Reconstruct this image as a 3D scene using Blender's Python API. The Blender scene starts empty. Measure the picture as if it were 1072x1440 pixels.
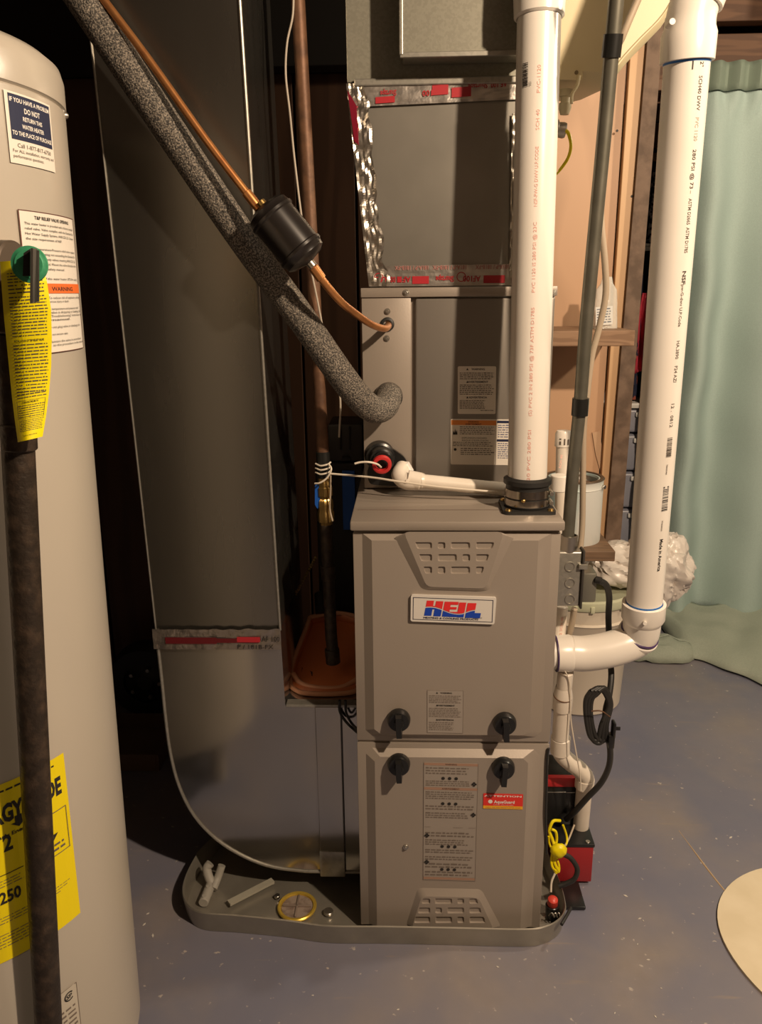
import bpy, bmesh, math, random
from mathutils import Vector, Matrix, noise
from mathutils.geometry import tessellate_polygon
random.seed(7)
S = bpy.context.scene
COL = S.collection
V = Vector

# ---------------------------------------------------------------- camera
CAM = V((-.083, -1.291, 1.242)); PITCH, YAW, ROLL, FPX = .2737, .0363, -.0104, 1100.
FW = V((-math.sin(YAW)*math.cos(PITCH), math.cos(YAW)*math.cos(PITCH), -math.sin(PITCH)))
_r = V((math.cos(YAW), math.sin(YAW), 0)); _u = _r.cross(FW)
RT = _r*math.cos(ROLL) + _u*math.sin(ROLL); UP = -_r*math.sin(ROLL) + _u*math.cos(ROLL)
cd = bpy.data.cameras.new('camera'); cam = bpy.data.objects.new('camera', cd); COL.objects.link(cam)
cd.sensor_fit = 'VERTICAL'; cd.sensor_height = 24; cd.lens = 24*FPX/1440; cd.clip_start = .02
m = Matrix((RT, UP, -FW)).transposed().to_4x4(); m.translation = CAM; cam.matrix_world = m
S.camera = cam
def at(px, py, y=None, z=None, x=None):
    """world point on the sight line of a pixel of the 1072x1440 photo, at a given real depth or height"""
    d = FW + RT*((px-536)/FPX) + UP*((720-py)/FPX)
    t = (y-CAM.y)/d.y if y is not None else (z-CAM.z)/d.z if z is not None else (x-CAM.x)/d.x
    return CAM + d*t

# ---------------------------------------------------------------- world and lights
w = bpy.data.worlds.new('world'); S.world = w; w.use_nodes = True
w.node_tree.nodes['Background'].inputs[0].default_value = (1, .82, .62, 1)
w.node_tree.nodes['Background'].inputs[1].default_value = .02
def lamp(name, loc, power, radius, col):
    l = bpy.data.lights.new(name, 'POINT'); l.energy = power; l.shadow_soft_size = radius; l.color = col
    o = bpy.data.objects.new(name, l); o.location = loc; COL.objects.link(o); return o
lamp('ceiling_bulb', (.98, -1.22, 2.12), 185, .035, (1, .775, .55))
lamp('far_fill', (1.55, .30, 2.05), 52, .05, (1, .84, .62))  # added fill lamp, brightens the right background
S.view_settings.view_transform = 'Standard'; S.view_settings.look = 'None'
S.view_settings.exposure = 0.0; S.view_settings.gamma = 1; S.view_settings.use_curve_mapping = False

# ---------------------------------------------------------------- materials
MATS = {}
def mat(name, col, rough=.5, metal=0, col2=None, scale=20, bump=0, bscale=None, kind='noise', detail=4, thr=None, trans=0, alpha=1, stretch=(1,1,1), spec=None, rough2=None):
    if name in MATS: return MATS[name]
    m = bpy.data.materials.new(name); m.use_nodes = True; nt = m.node_tree; N = nt.nodes; L = nt.links
    b = N['Principled BSDF']
    b.inputs['Base Color'].default_value = (*col, 1); b.inputs['Roughness'].default_value = rough; b.inputs['Metallic'].default_value = metal
    if spec is not None: b.inputs['Specular IOR Level'].default_value = spec
    if trans: b.inputs['Transmission Weight'].default_value = trans
    if alpha < 1: b.inputs['Alpha'].default_value = alpha
    tc = N.new('ShaderNodeTexCoord'); mp = N.new('ShaderNodeMapping'); mp.inputs['Scale'].default_value = stretch
    L.new(tc.outputs['Object'], mp.inputs[0])
    def tex(sc):
        if kind == 'voronoi':
            t = N.new('ShaderNodeTexVoronoi'); t.inputs['Scale'].default_value = sc; L.new(mp.outputs[0], t.inputs['Vector']); 
            s = N.new('ShaderNodeSeparateColor'); L.new(t.outputs['Color'], s.inputs[0]); return s.outputs[0]
        if kind == 'wood':
            t = N.new('ShaderNodeTexNoise'); t.inputs['Scale'].default_value = sc*.25; t.inputs['Detail'].default_value = 3
            L.new(mp.outputs[0], t.inputs['Vector'])
            wv = N.new('ShaderNodeMath'); wv.operation = 'MULTIPLY'; wv.inputs[1].default_value = 14; L.new(t.outputs['Fac'], wv.inputs[0])
            f = N.new('ShaderNodeMath'); f.operation = 'PINGPONG'; f.inputs[1].default_value = 1; L.new(wv.outputs[0], f.inputs[0]); return f.outputs[0]
        t = N.new('ShaderNodeTexNoise'); t.inputs['Scale'].default_value = sc; t.inputs['Detail'].default_value = detail
        L.new(mp.outputs[0], t.inputs['Vector']); return t.outputs['Fac']
    if col2 is not None or rough2 is not None:
        f = tex(scale)
        r = N.new('ShaderNodeValToRGB'); r.color_ramp.elements[0].color = (*col, 1); r.color_ramp.elements[1].color = (*(col2 or col), 1)
        a, c = thr or (.3, .7); r.color_ramp.elements[0].position = a; r.color_ramp.elements[1].position = c
        L.new(f, r.inputs[0]); L.new(r.outputs[0], b.inputs['Base Color'])
        if rough2 is not None:
            mr = N.new('ShaderNodeMapRange'); mr.inputs[1].default_value = a; mr.inputs[2].default_value = c
            mr.inputs[3].default_value = rough; mr.inputs[4].default_value = rough2; L.new(f, mr.inputs[0]); L.new(mr.outputs[0], b.inputs['Roughness'])
    if bump:
        t = N.new('ShaderNodeTexNoise'); t.inputs['Scale'].default_value = bscale or scale; t.inputs['Detail'].default_value = 3
        L.new(mp.outputs[0], t.inputs['Vector'])
        bp = N.new('ShaderNodeBump'); bp.inputs['Strength'].default_value = bump; bp.inputs['Distance'].default_value = .004
        L.new(t.outputs['Fac'], bp.inputs['Height']); L.new(bp.outputs[0], b.inputs['Normal'])
    MATS[name] = m; return m
CASE = mat('furnace_paint', (.335, .285, .24), .42, .2, (.345, .295, .25), 6, bump=.03, bscale=300)
CASED = mat('coil_paint_shaded', (.24, .215, .19), .40, .45, (.255, .23, .2), 8, bump=.02, bscale=200, stretch=(1, 1, .2))  # case grey darkened: the shadow across the access panel is in the colour
GALV = mat('galvanised', (.38, .365, .32), .38, .75, (.43, .41, .36), 150, kind='voronoi')
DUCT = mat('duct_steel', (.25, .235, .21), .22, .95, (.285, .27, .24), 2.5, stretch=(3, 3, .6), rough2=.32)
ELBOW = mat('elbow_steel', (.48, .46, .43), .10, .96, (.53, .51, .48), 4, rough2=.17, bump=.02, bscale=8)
TRUNK = mat('trunk_spangle', (.245, .235, .19), .45, .5, (.275, .265, .215), 260, kind='voronoi')
FOIL = mat('foil', (.42, .385, .34), .30, .95, (.54, .50, .44), 30, bump=.4, bscale=35)
FOIL2 = mat('foil_smooth', (.50, .46, .42), .3, .85, (.6, .56, .52), 30, bump=.5, bscale=30)
PVC = mat('pvc', (.80, .745, .67), .28, 0, (.84, .79, .72), 9)
PVCD = mat('pvc_small', (.74, .66, .56), .33, 0, (.80, .73, .64), 12)
BLK = mat('black_plastic', (.012, .012, .012), .3)
RUB = mat('black_rubber', (.02, .019, .018), .5)
STEEL = mat('stainless', (.62, .57, .5), .2, 1, (.3, .26, .22), 60, stretch=(1, 1, .01))
ZINC = mat('zinc', (.55, .52, .47), .35, 1)
BRASS = mat('brass', (.62, .42, .16), .33, 1, (.42, .28, .1), 60, bump=.3)
COPPER = mat('copper', (.62, .26, .11), .3, .9, (.42, .17, .07), 40, bump=.1)
COPTUBE = mat('copper_tube', (.70, .33, .12), .32, .8, (.55, .22, .08), 50)
COPOLD = mat('copper_old', (.19, .095, .05), .55, .35, (.09, .045, .026), 45, bump=.15, bscale=90)
FOAM = mat('foam', (.045, .041, .036), .7, 0, (.34, .29, .235), 420, detail=2, thr=(.42, .68), bump=.8, bscale=400)
IRON = mat('iron', (.035, .025, .018), .45, .4, (.09, .06, .04), 60, bump=.4, bscale=120, thr=(.45, .8))
EMT = mat('conduit', (.145, .14, .11), .42, .6, (.19, .18, .145), 25)
TANK = mat('tank_paint', (.43, .385, .325), .26, 0, (.445, .40, .335), 5, bump=.02, bscale=120)
CREAM = mat('cream_plastic', (.64, .54, .33), .45, 0, (.67, .57, .36), 6)
PLY = mat('plywood', (.50, .30, .175), .5, 0, (.57, .345, .205), 8, kind='wood', stretch=(1.4, 1, .35))
PLYD = mat('plywood_flecked', (.40, .20, .095), .5, 0, (.47, .25, .125), 12, kind='wood', stretch=(2, 1, .25))
PINE = mat('pine', (.56, .36, .17), .5, 0, (.62, .41, .2), 14, kind='wood', stretch=(3, 3, .2))
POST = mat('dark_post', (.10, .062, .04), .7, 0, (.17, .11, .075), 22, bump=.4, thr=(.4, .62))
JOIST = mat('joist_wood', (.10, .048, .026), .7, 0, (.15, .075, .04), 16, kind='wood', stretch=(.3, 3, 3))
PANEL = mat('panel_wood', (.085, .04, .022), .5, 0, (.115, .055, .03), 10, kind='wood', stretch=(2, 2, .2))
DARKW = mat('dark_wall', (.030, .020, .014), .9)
RED = mat('red_plastic', (.50, .025, .03), .4)
REDB = mat('red_metal', (.36, .02, .024), .4, .1)
WHITE = mat('white_plastic', (.82, .80, .76), .4)
PAPER = mat('paper', (.74, .68, .60), .55)
PAPERG = mat('paper_grey', (.345, .30, .26), .5, .1)
NAVY = mat('navy_ink', (.010, .014, .05), .6)
INK = mat('ink', (.02, .017, .015), .6)
INKG = mat('ink_grey', (.20, .17, .145), .6)
INKB = mat('ink_brown', (.17, .135, .11), .6)
WINK = mat('white_ink', (.80, .76, .70), .5)
ORANGE = mat('orange_ink', (.80, .16, .03), .5)
ORANGED = mat('orange_dull', (.45, .17, .085), .5)
REDINK = mat('red_ink', (.42, .02, .03), .4)
PINK = mat('pink_ink', (.76, .38, .32), .5)
YEL = mat('yellow_card', (.86, .72, .0), .5)
YELL = mat('yellow_label', (.80, .64, .0), .45)
BLUEH = mat('blue_plastic', (.01, .09, .42), .4)
PRIMER = mat('blue_primer', (.03, .16, .5), .4)
PURPLE = mat('purple_primer', (.05, .02, .10), .4)
WIREW = mat('white_wire', (.74, .66, .55), .5)
WIREY = mat('yellow_wire', (.80, .66, .0), .4)
CABLE = mat('tan_cable', (.42, .34, .25), .5)
TAPE = mat('black_tape', (.012, .012, .011), .35)
GREEN = mat('green_disc', (.03, .26, .12), .6, .1, (.06, .36, .18), 60, bump=.3)
LEADM = mat('lever_metal', (.10, .10, .09), .35, .8)

# ---------------------------------------------------------------- helpers
OFF = {}
def flat_faces(bm):
    for f in bm.faces: f.smooth = False
def link(name, bm, mats, parent=None, loc=None, smooth=40):
    me = bpy.data.meshes.new(name)
    off = OFF[parent.name] if parent is not None else (V(loc) if loc is not None else V((0, 0, 0)))
    bmesh.ops.translate(bm, verts=bm.verts, vec=-off)
    bmesh.ops.recalc_face_normals(bm, faces=bm.faces)
    bm.to_mesh(me); bm.free()
    for q in (mats if isinstance(mats, (list, tuple)) else [mats]): me.materials.append(q)
    if smooth:
        me.shade_smooth()
        try: me.set_sharp_from_angle(angle=math.radians(smooth))
        except Exception: pass
    o = bpy.data.objects.new(name, me); COL.objects.link(o)
    if parent is not None: o.parent = parent
    else: o.location = off
    OFF[o.name] = off
    return o
def props(o, label, cat=None, group=None):
    o['label'] = label
    if cat: o['category'] = cat
    if group: o['group'] = group
    return o
def thing(name, label, cat, loc=(0, 0, 0), group=None):
    o = bpy.data.objects.new(name, None); COL.objects.link(o); o.location = loc; o.empty_display_size = .05
    OFF[o.name] = V(loc); return props(o, label, cat, group)
def part(name, bm, mats, parent, label=None, smooth=40):
    o = link(name, bm, mats, parent, smooth=smooth)
    if label: o['label'] = label
    return o
def centre(bm):
    xs = [v.co for v in bm.verts]
    return V((sum(c.x for c in xs)/len(xs), sum(c.y for c in xs)/len(xs), min(c.z for c in xs)))
def single(name, bm, mats, label, cat, group=None, smooth=40):
    return props(link(name, bm, mats, None, centre(bm), smooth), label, cat, group)
def struct(name, bm, mats, parent=None, smooth=0):
    o = link(name, bm, mats, parent, smooth=smooth)
    if parent is None: o['kind'] = 'structure'
    return o
def NB(): return bmesh.new()
def box(bm, a, b, bev=0, seg=2, mi=0):
    a, b = V(a), V(b)
    t = bmesh.new(); bmesh.ops.create_cube(t, size=1)
    for v in t.verts: v.co = V(((a[i]+b[i])/2 + v.co[i]*(abs(b[i]-a[i])) for i in range(3)))
    if bev: bmesh.ops.bevel(t, geom=t.edges[:], offset=bev, segments=seg, affect='EDGES', profile=.5)
    merge(bm, t, mi=mi); return bm
def merge(bm, t, M=None, mi=0):
    if M is not None: bmesh.ops.transform(t, matrix=M, verts=t.verts)
    mp = {}
    for v in t.verts: mp[v] = bm.verts.new(v.co)
    for f in t.faces:
        try: g = bm.faces.new([mp[v] for v in f.verts]); g.material_index = mi
        except ValueError: pass
    t.free(); return bm
def frame(d, ref=None):
    d = d.normalized(); ref = ref or (V((0, 0, 1)) if abs(d.z) < .9 else V((0, 1, 0)))
    a = ref.cross(d).normalized(); b = d.cross(a); return a, b
def lathe(bm, p0, p1, prof, n=32, mi=0):
    """prof: (t along p0->p1 in metres, radius); r=0 closes"""
    p0, p1 = V(p0), V(p1); d = (p1-p0).normalized(); a, b = frame(d); rows = []
    for t, r in prof:
        c = p0 + d*t
        rows.append([bm.verts.new(c)] if r <= 0 else [bm.verts.new(c + a*r*math.cos(2*math.pi*i/n) + b*r*math.sin(2*math.pi*i/n)) for i in range(n)])
    for A, B in zip(rows, rows[1:]):
        for i in range(n):
            j = (i+1) % n
            if len(A) == 1 and len(B) == 1: continue
            if len(A) == 1: f = bm.faces.new((A[0], B[i], B[j]))
            elif len(B) == 1: f = bm.faces.new((A[i], A[j], B[0]))
            else: f = bm.faces.new((A[i], A[j], B[j], B[i]))
            f.material_index = mi
    return bm
def cyl(bm, p0, p1, r, n=24, mi=0):
    L = (V(p1)-V(p0)).length; e = min(r*.08, L*.1)
    return lathe(bm, p0, p1, [(0, 0), (0, r-e), (e, r), (L-e, r), (L, r-e), (L, 0)], n, mi)
def catmull(P, k=8):
    P = [V(p) for p in P]; Q = [P[0]*2-P[1]] + P + [P[-1]*2-P[-2]]; out = []
    for i in range(1, len(Q)-2):
        a, b, c, d = Q[i-1:i+3]
        for j in range(k):
            t = j/k; out.append(.5*((2*b) + (c-a)*t + (2*a-5*b+4*c-d)*t*t + (3*b-a-3*c+d)*t**3))
    out.append(P[-1]); return out
def tube(bm, P, r, n=12, smooth=8, caps=True, mi=0, flat=None):
    P = catmull(P, smooth) if smooth else [V(p) for p in P]
    R = r if callable(r) else (lambda t: r)
    T = [(P[min(i+1, len(P)-1)]-P[max(i-1, 0)]).normalized() for i in range(len(P))]
    a, b = frame(T[0]); rows = []
    for i, p in enumerate(P):
        if i: a = (a - T[i]*a.dot(T[i])).normalized(); b = T[i].cross(a)
        rr = R(i/(len(P)-1)); fy = flat or 1
        rows.append([bm.verts.new(p + a*rr*math.cos(2*math.pi*k/n) + b*rr*fy*math.sin(2*math.pi*k/n)) for k in range(n)])
    for A, B in zip(rows, rows[1:]):
        for i in range(n): bm.faces.new((A[i], A[(i+1) % n], B[(i+1) % n], B[i])).material_index = mi
    if caps:
        bm.faces.new(rows[0][::-1]).material_index = mi; bm.faces.new(rows[-1]).material_index = mi
    return bm
def prism(bm, loop, d, mi=0):
    """loop of world points, thickness vector d"""
    d = V(d); A = [bm.verts.new(V(p)) for p in loop]; B = [bm.verts.new(V(p)+d) for p in loop]; n = len(loop)
    bm.faces.new(A).material_index = mi; bm.faces.new(B[::-1]).material_index = mi
    for i in range(n): bm.faces.new((A[i], B[i], B[(i+1) % n], A[(i+1) % n])).material_index = mi
    return bm
def frustum(bm, A, B, close=True, mi=0):
    a = [bm.verts.new(p) for p in A]; b = [bm.verts.new(p) for p in B]; n = len(a)
    for i in range(n): bm.faces.new((a[i], a[(i+1) % n], b[(i+1) % n], b[i])).material_index = mi
    if close: bm.faces.new(b).material_index = mi
    return bm
def roundpoly(P, r, k=4):
    P = [V(p) for p in P]; out = []; n = len(P)
    for i in range(n):
        a, p, b = P[i-1], P[i], P[(i+1) % n]
        u, v = (a-p), (b-p); q = min(r, u.length*.45, v.length*.45)
        A, B = p + u.normalized()*q, p + v.normalized()*q
        for j in range(k+1):
            t = j/k; out.append(A*(1-t)**2 + p*2*t*(1-t) + B*t*t)
    return out
def sheet(bm, grid, thick=None, mi=0):
    rows = [[bm.verts.new(p) for p in r] for r in grid]
    for A, B in zip(rows, rows[1:]):
        for i in range(len(A)-1): bm.faces.new((A[i], A[i+1], B[i+1], B[i])).material_index = mi
    return bm
def solid(o, t, off=0):
    md = o.modifiers.new('thickness', 'SOLIDIFY'); md.thickness = t; md.offset = off; return o
def ball(bm, c, r, sc=(1, 1, 1), sub=3, amp=0, fr=1, seed=0, mi=0):
    t = bmesh.new(); bmesh.ops.create_icosphere(t, subdivisions=sub, radius=1)
    for v in t.verts:
        k = 1 + amp*noise.noise(v.co*fr + V((seed, seed*2, 0)))
        v.co = V(c) + V((v.co.x*sc[0], v.co.y*sc[1], v.co.z*sc[2]))*r*k
    return merge(bm, t, mi=mi)

_tc = {}
def text_mesh(s, bold=0, shear=0):
    k = (s, bold, shear)
    if k not in _tc:
        cu = bpy.data.curves.new('t', 'FONT'); cu.body = s; cu.size = 1; cu.resolution_u = 2; cu.offset = bold; cu.shear = shear
        o = bpy.data.objects.new('t', cu); COL.objects.link(o)
        dg = bpy.context.evaluated_depsgraph_get(); me = bpy.data.meshes.new_from_object(o.evaluated_get(dg))
        _tc[k] = ([v.co.copy() for v in me.vertices], [tuple(p.vertices) for p in me.polygons])
        bpy.data.objects.remove(o); bpy.data.curves.remove(cu); bpy.data.meshes.remove(me)
    return _tc[k]
class Canvas:
    """flat print on a real surface: everything is laid on map(u, v, d); one mesh, one slot per ink"""
    def __init__(s, fn, w, h): s.fn, s.w, s.h = fn, w, h; s.bm = NB(); s.mats = []; s.lay = .0004
    def mi(s, m):
        if m not in s.mats: s.mats.append(m)
        return s.mats.index(m)
    def rect(s, u0, v0, u1, v1, m, d=None, n=1):
        s.lay += .00004; d = s.lay if d is None else d; i = s.mi(m)
        P = [[s.bm.verts.new(s.fn(u0+(u1-u0)*k/n, v, d)) for k in range(n+1)] for v in (v0, v1)]
        for k in range(n): s.bm.faces.new((P[0][k], P[0][k+1], P[1][k+1], P[1][k])).material_index = i
    def base(s, m, r=.002, n=1, thick=.0006):
        if n > 1:
            i = s.mi(m); nv = max(2, n)
            P = [[s.bm.verts.new(s.fn(s.w*k/n, s.h*j/nv, thick)) for k in range(n+1)] for j in range(nv+1)]
            for j in range(nv):
                for k in range(n): s.bm.faces.new((P[j][k], P[j][k+1], P[j+1][k+1], P[j+1][k])).material_index = i
        else:
            L = roundpoly([(0, 0, 0), (s.w, 0, 0), (s.w, s.h, 0), (0, s.h, 0)], r, 3)
            a = [s.bm.verts.new(s.fn(p.x, p.y, thick)) for p in L]; b = [s.bm.verts.new(s.fn(p.x, p.y, 0)) for p in L]
            i = s.mi(m); s.bm.faces.new(a).material_index = i
            for k in range(len(a)): s.bm.faces.new((a[k-1], b[k-1], b[k], a[k])).material_index = i
        s.lay = thick + .0002
    def text(s, t, u, v, size, m, align='l', width=None, bold=0, shear=0, flip=False):
        vs, fs = text_mesh(t, bold, shear)
        if not vs: return
        x0 = min(c.x for c in vs); x1 = max(c.x for c in vs); sx = size
        if width: sx = width/(x1-x0)
        W = (x1-x0)*sx; ox = {'l': 0, 'c': -W/2, 'r': -W}[align]; s.lay += .00003; i = s.mi(m)
        q = []
        for c in vs:
            a, b = (c.x-x0)*sx+ox, c.y*size
            if flip: a, b = -a, -b
            q.append(s.bm.verts.new(s.fn(u+a, v+b, s.lay)))
        for f in fs:
            try: s.bm.faces.new([q[k] for k in f]).material_index = i
            except ValueError: pass
    def lines(s, u0, v0, u1, v1, n, m, fill=.42, wl=1.9, ragged=.12):
        """rows of unreadably small print, word by word"""
        s.lay += .00003; i = s.mi(m); H = (v1-v0)/n
        for r in range(n):
            b = v1 - H*(r+.5+fill/2); u = u0; end = u1 - random.random()*ragged*(u1-u0)
            while u < end:
                L = H*random.uniform(.5, wl); e = min(u+L, end)
                h = H*fill*random.uniform(.8, 1.15)
                s.bm.faces.new([s.bm.verts.new(s.fn(x, y, s.lay)) for x, y in ((u, b), (e, b), (e, b+h), (u, b+h))]).material_index = i
                u = e + H*.38
    def ring(s, u, v, r, t, m, a0=0, a1=2*math.pi, n=20, sy=1):
        s.lay += .00003; i = s.mi(m)
        P = [[s.bm.verts.new(s.fn(u+q*math.cos(a0+(a1-a0)*k/n), v+sy*q*math.sin(a0+(a1-a0)*k/n), s.lay)) for k in range(n+1)] for q in (r-t, r)]
        for k in range(n): s.bm.faces.new((P[0][k], P[0][k+1], P[1][k+1], P[1][k])).material_index = i
    def poly(s, pts, m):
        s.lay += .00003; i = s.mi(m)
        vs = [s.bm.verts.new(s.fn(a, b, s.lay)) for a, b in pts]
        for t in tessellate_polygon([[V((a, b, 0)) for a, b in pts]]): s.bm.faces.new([vs[k] for k in t]).material_index = i
def finish(c, name, parent, label=None):
    bm = c.bm; me = bpy.data.meshes.new(name); off = OFF[parent.name]
    bmesh.ops.translate(bm, verts=bm.verts, vec=-off); bm.to_mesh(me); bm.free()
    for q in c.mats: me.materials.append(q)
    o = bpy.data.objects.new(name, me); COL.objects.link(o); o.parent = parent; OFF[o.name] = off
    if label: o['label'] = label
    return o
def plane_canvas(tl, tr, bl, out=(0, -1, 0)):
    tl, tr, bl = V(tl), V(tr), V(bl); w_, h_ = (tr-tl).length, (bl-tl).length
    U = (tr-tl)/w_; W = (tl-bl)/h_; N_ = V(out)
    return Canvas(lambda u, v, d: bl + U*u + W*v + N_*d, w_, h_)
def barcode(c, u, v, w_, h_, m, n=26):
    x = u
    while x < u+w_:
        t = w_/n*random.choice((.3, .5, .8, 1)); c.rect(x, v, min(x+t, u+w_), v+h_, m); x += t + w_/n*random.choice((.3, .5, .7))
def on_pipe(p0, p1, r, facing, sgn=1):
    """canvas wrapped round a straight pipe: u runs p0->p1, v round it"""
    p0, p1 = V(p0), V(p1); d = (p1-p0).normalized(); n_ = V(facing); n_ = (n_-d*n_.dot(d)).normalized(); t = n_.cross(d)*sgn
    return lambda u, v, dd: p0 + d*u + (n_*math.cos(v/r) + t*math.sin(v/r))*(r+dd)

# ================================================================ THE SETTING
FLOOR = bpy.data.materials.new('floor_paint'); FLOOR.use_nodes = True
def floor_nodes():
    nt = FLOOR.node_tree; N = nt.nodes; L = nt.links; b = N['Principled BSDF']
    tc = N.new('ShaderNodeTexCoord')
    def nz(sc, det=4, st=None):
        t = N.new('ShaderNodeTexNoise'); t.inputs['Scale'].default_value = sc; t.inputs['Detail'].default_value = det
        if st:
            mp = N.new('ShaderNodeMapping'); mp.inputs['Scale'].default_value = st; mp.inputs['Rotation'].default_value = (0, 0, .6)
            L.new(tc.outputs['Object'], mp.inputs[0]); L.new(mp.outputs[0], t.inputs['Vector'])
        else: L.new(tc.outputs['Object'], t.inputs['Vector'])
        return t.outputs['Fac']
    def ramp(f, stops):
        r = N.new('ShaderNodeValToRGB'); e = r.color_ramp.elements
        e[0].position, e[0].color = stops[0][0], (*stops[0][1], 1); e[1].position, e[1].color = stops[1][0], (*stops[1][1], 1)
        L.new(f, r.inputs[0]); return r.outputs[0]
    def mix(f, a, c):
        x = N.new('ShaderNodeMix'); x.data_type = 'RGBA'; L.new(f, x.inputs['Factor']); L.new(a, x.inputs['A']); L.new(c, x.inputs['B']); return x.outputs['Result']
    W1, B1 = (1, 1, 1), (0, 0, 0)
    base = ramp(nz(2.2, 6), [(.34, (.150, .155, .215)), (.66, (.215, .200, .225))])
    dust = ramp(nz(4, 10), [(.47, B1), (.72, (.6, .6, .6))]); dc = ramp(nz(30), [(.3, (.26, .215, .18)), (.7, (.30, .25, .21))])
    c = mix(dust, base, dc)
    sp = ramp(nz(60, 3), [(.68, B1), (.74, W1)]); sc = ramp(nz(5, 10, (1, 9, 1)), [(.66, B1), (.74, (.6, .6, .6))])
    wc = ramp(nz(10), [(.3, (.42, .37, .34)), (.7, (.5, .45, .4))])
    c = mix(sp, c, wc); c = mix(sc, c, dc)
    L.new(c, b.inputs['Base Color']); L.new(ramp(nz(12), [(.3, (.42,)*3), (.7, (.6,)*3)]), b.inputs['Roughness'])
    bp = N.new('ShaderNodeBump'); bp.inputs['Strength'].default_value = .25; bp.inputs['Distance'].default_value = .003
    L.new(nz(25, 6), bp.inputs['Height']); L.new(bp.outputs[0], b.inputs['Normal'])
floor_nodes()
fl = struct('floor', box(NB(), (-1.6, -2.6, -.08), (3.0, 3.2, 0)), FLOOR)
# crack in the paint
cr = NB(); P = [at(955, 1168, z=.0), at(975, 1195, z=0), at(995, 1222, z=0), at(1020, 1253, z=0), at(1044, 1277, z=0)]
tube(cr, P, lambda t: .0022*math.sin(math.pi*min(max(t, .1), .9)) , n=6, smooth=5)
part('crack', cr, mat('crack_fill', (.5, .36, .22), .8), fl)
db = NB()
for px, py in ((905, 1295), (897, 1328), (912, 1350), (900, 1292), (1022, 1313), (1017, 1307), (880, 1260), (946, 1180), (1028, 1178), (915, 1206), (930, 1390), (922, 1430), (865, 1425), (215, 1316), (203, 1300), (208, 1285), (440, 1400), (560, 1420), (990, 1215), (973, 936), (700, 1360)):
    p = at(px, py, z=.0); a = random.uniform(0, 6)
    q = V((math.cos(a), math.sin(a), 0))*random.uniform(.002, .006); n_ = V((-q.y, q.x, 0))*.4
    prism(db, [p-q, p-n_, p+q, p+n_], (0, 0, .0012))
o = part('plaster_chips', db, mat('chip', (.6, .56, .5), .9), fl, smooth=0); o['kind'] = 'stuff'
# walls
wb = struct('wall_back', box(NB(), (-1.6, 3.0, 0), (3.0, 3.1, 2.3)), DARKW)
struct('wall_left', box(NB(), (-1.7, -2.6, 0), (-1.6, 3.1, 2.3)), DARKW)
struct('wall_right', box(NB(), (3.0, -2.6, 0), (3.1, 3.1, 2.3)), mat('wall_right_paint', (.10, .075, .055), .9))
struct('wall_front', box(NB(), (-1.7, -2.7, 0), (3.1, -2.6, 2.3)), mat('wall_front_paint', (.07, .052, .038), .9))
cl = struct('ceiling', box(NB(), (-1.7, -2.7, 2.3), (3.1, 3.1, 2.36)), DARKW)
for k in range(9):
    x = -1.35 + k*.5
    part('joist', box(NB(), (x, 1.35, 2.08), (x+.04, 3.0, 2.3), .003), JOIST, cl, smooth=0)
part('beam', box(NB(), (.62, 1.72, 1.86), (3.0, 1.80, 2.07), .003), JOIST, cl, smooth=0)
part('beam', box(NB(), (.62, 1.66, 2.09), (3.0, 1.72, 2.28), .003), JOIST, cl, smooth=0)
part('curtain_batten', box(NB(), (.72, 1.60, 1.875), (3.0, 1.64, 1.91), .003), mat('batten', (.16, .09, .055), .7), cl, smooth=0)
# dark panelled partition behind the furnace
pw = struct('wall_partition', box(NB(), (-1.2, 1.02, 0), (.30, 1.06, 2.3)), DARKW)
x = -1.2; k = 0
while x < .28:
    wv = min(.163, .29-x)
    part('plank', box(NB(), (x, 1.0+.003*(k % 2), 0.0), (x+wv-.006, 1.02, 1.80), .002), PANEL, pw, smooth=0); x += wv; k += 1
part('joist_shade_beam', box(NB(), (-1.2, .93, 1.80), (.30, 1.0, 2.28), .003), mat('header', (.022, .016, .012), .9), pw, smooth=0)  # near-black beam added to stand for the joist shadow above the planks

# ---------------------------------------------------------------- plywood cupboard wall on the right
cb = thing('plywood_cupboard', 'open plywood cupboard with pine stud and two shelves behind the furnace', 'cupboard', (.45, 1.05, 0))
A = at(871, 300, y=1.12).x
part('back_panel', box(NB(), (.17, 1.12, .46), (A-.008, 1.135, 2.25)), PLY, cb, smooth=0)
part('side_board', box(NB(), (A-.004, 1.10, .46), (at(894, 300, y=1.1).x, 1.13, 2.25), .002), mat('ply_board', (.56, .34, .18), .5, 0, (.62, .39, .21), 6, kind='wood', stretch=(1, 1, .2)), cb, smooth=0)
p0 = at(884, 400, y=.98)
pb = NB(); B0, B1 = at(851, 770, y=1.085), at(906, 140, y=1.085); C0, C1 = at(872, 770, y=1.085), at(926, 140, y=1.085)
prism(pb, [B0, C0, C1 + (C1-C0)*.2 + V((0, 0, .3)), B1 + V((0, 0, .3))], (0, .05, 0)); 
part('post', pb, POST, cb, smooth=0)
z1 = at(835, 465, y=.82).z; z0 = at(835, 487, y=.82).z
part('upper_shelf', box(NB(), (.17, .82, z0), (at(893, 475, y=.82).x, 1.10, z1), .002), mat('shelf_wood', (.22, .125, .07), .6, 0, (.30, .18, .105), 30, kind='wood', stretch=(.4, 3, 3)), cb, smooth=0)
zs = at(822, 757, y=.92).z
part('lower_shelf', box(NB(), (.17, .80, zs-.03), (at(866, 775, y=.8).x, 1.10, zs), .002), mat('shelf_dark', (.14, .085, .05), .6, 0, (.2, .12, .07), 20, kind='wood', stretch=(.4, 3, 3)), cb, smooth=0)
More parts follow.
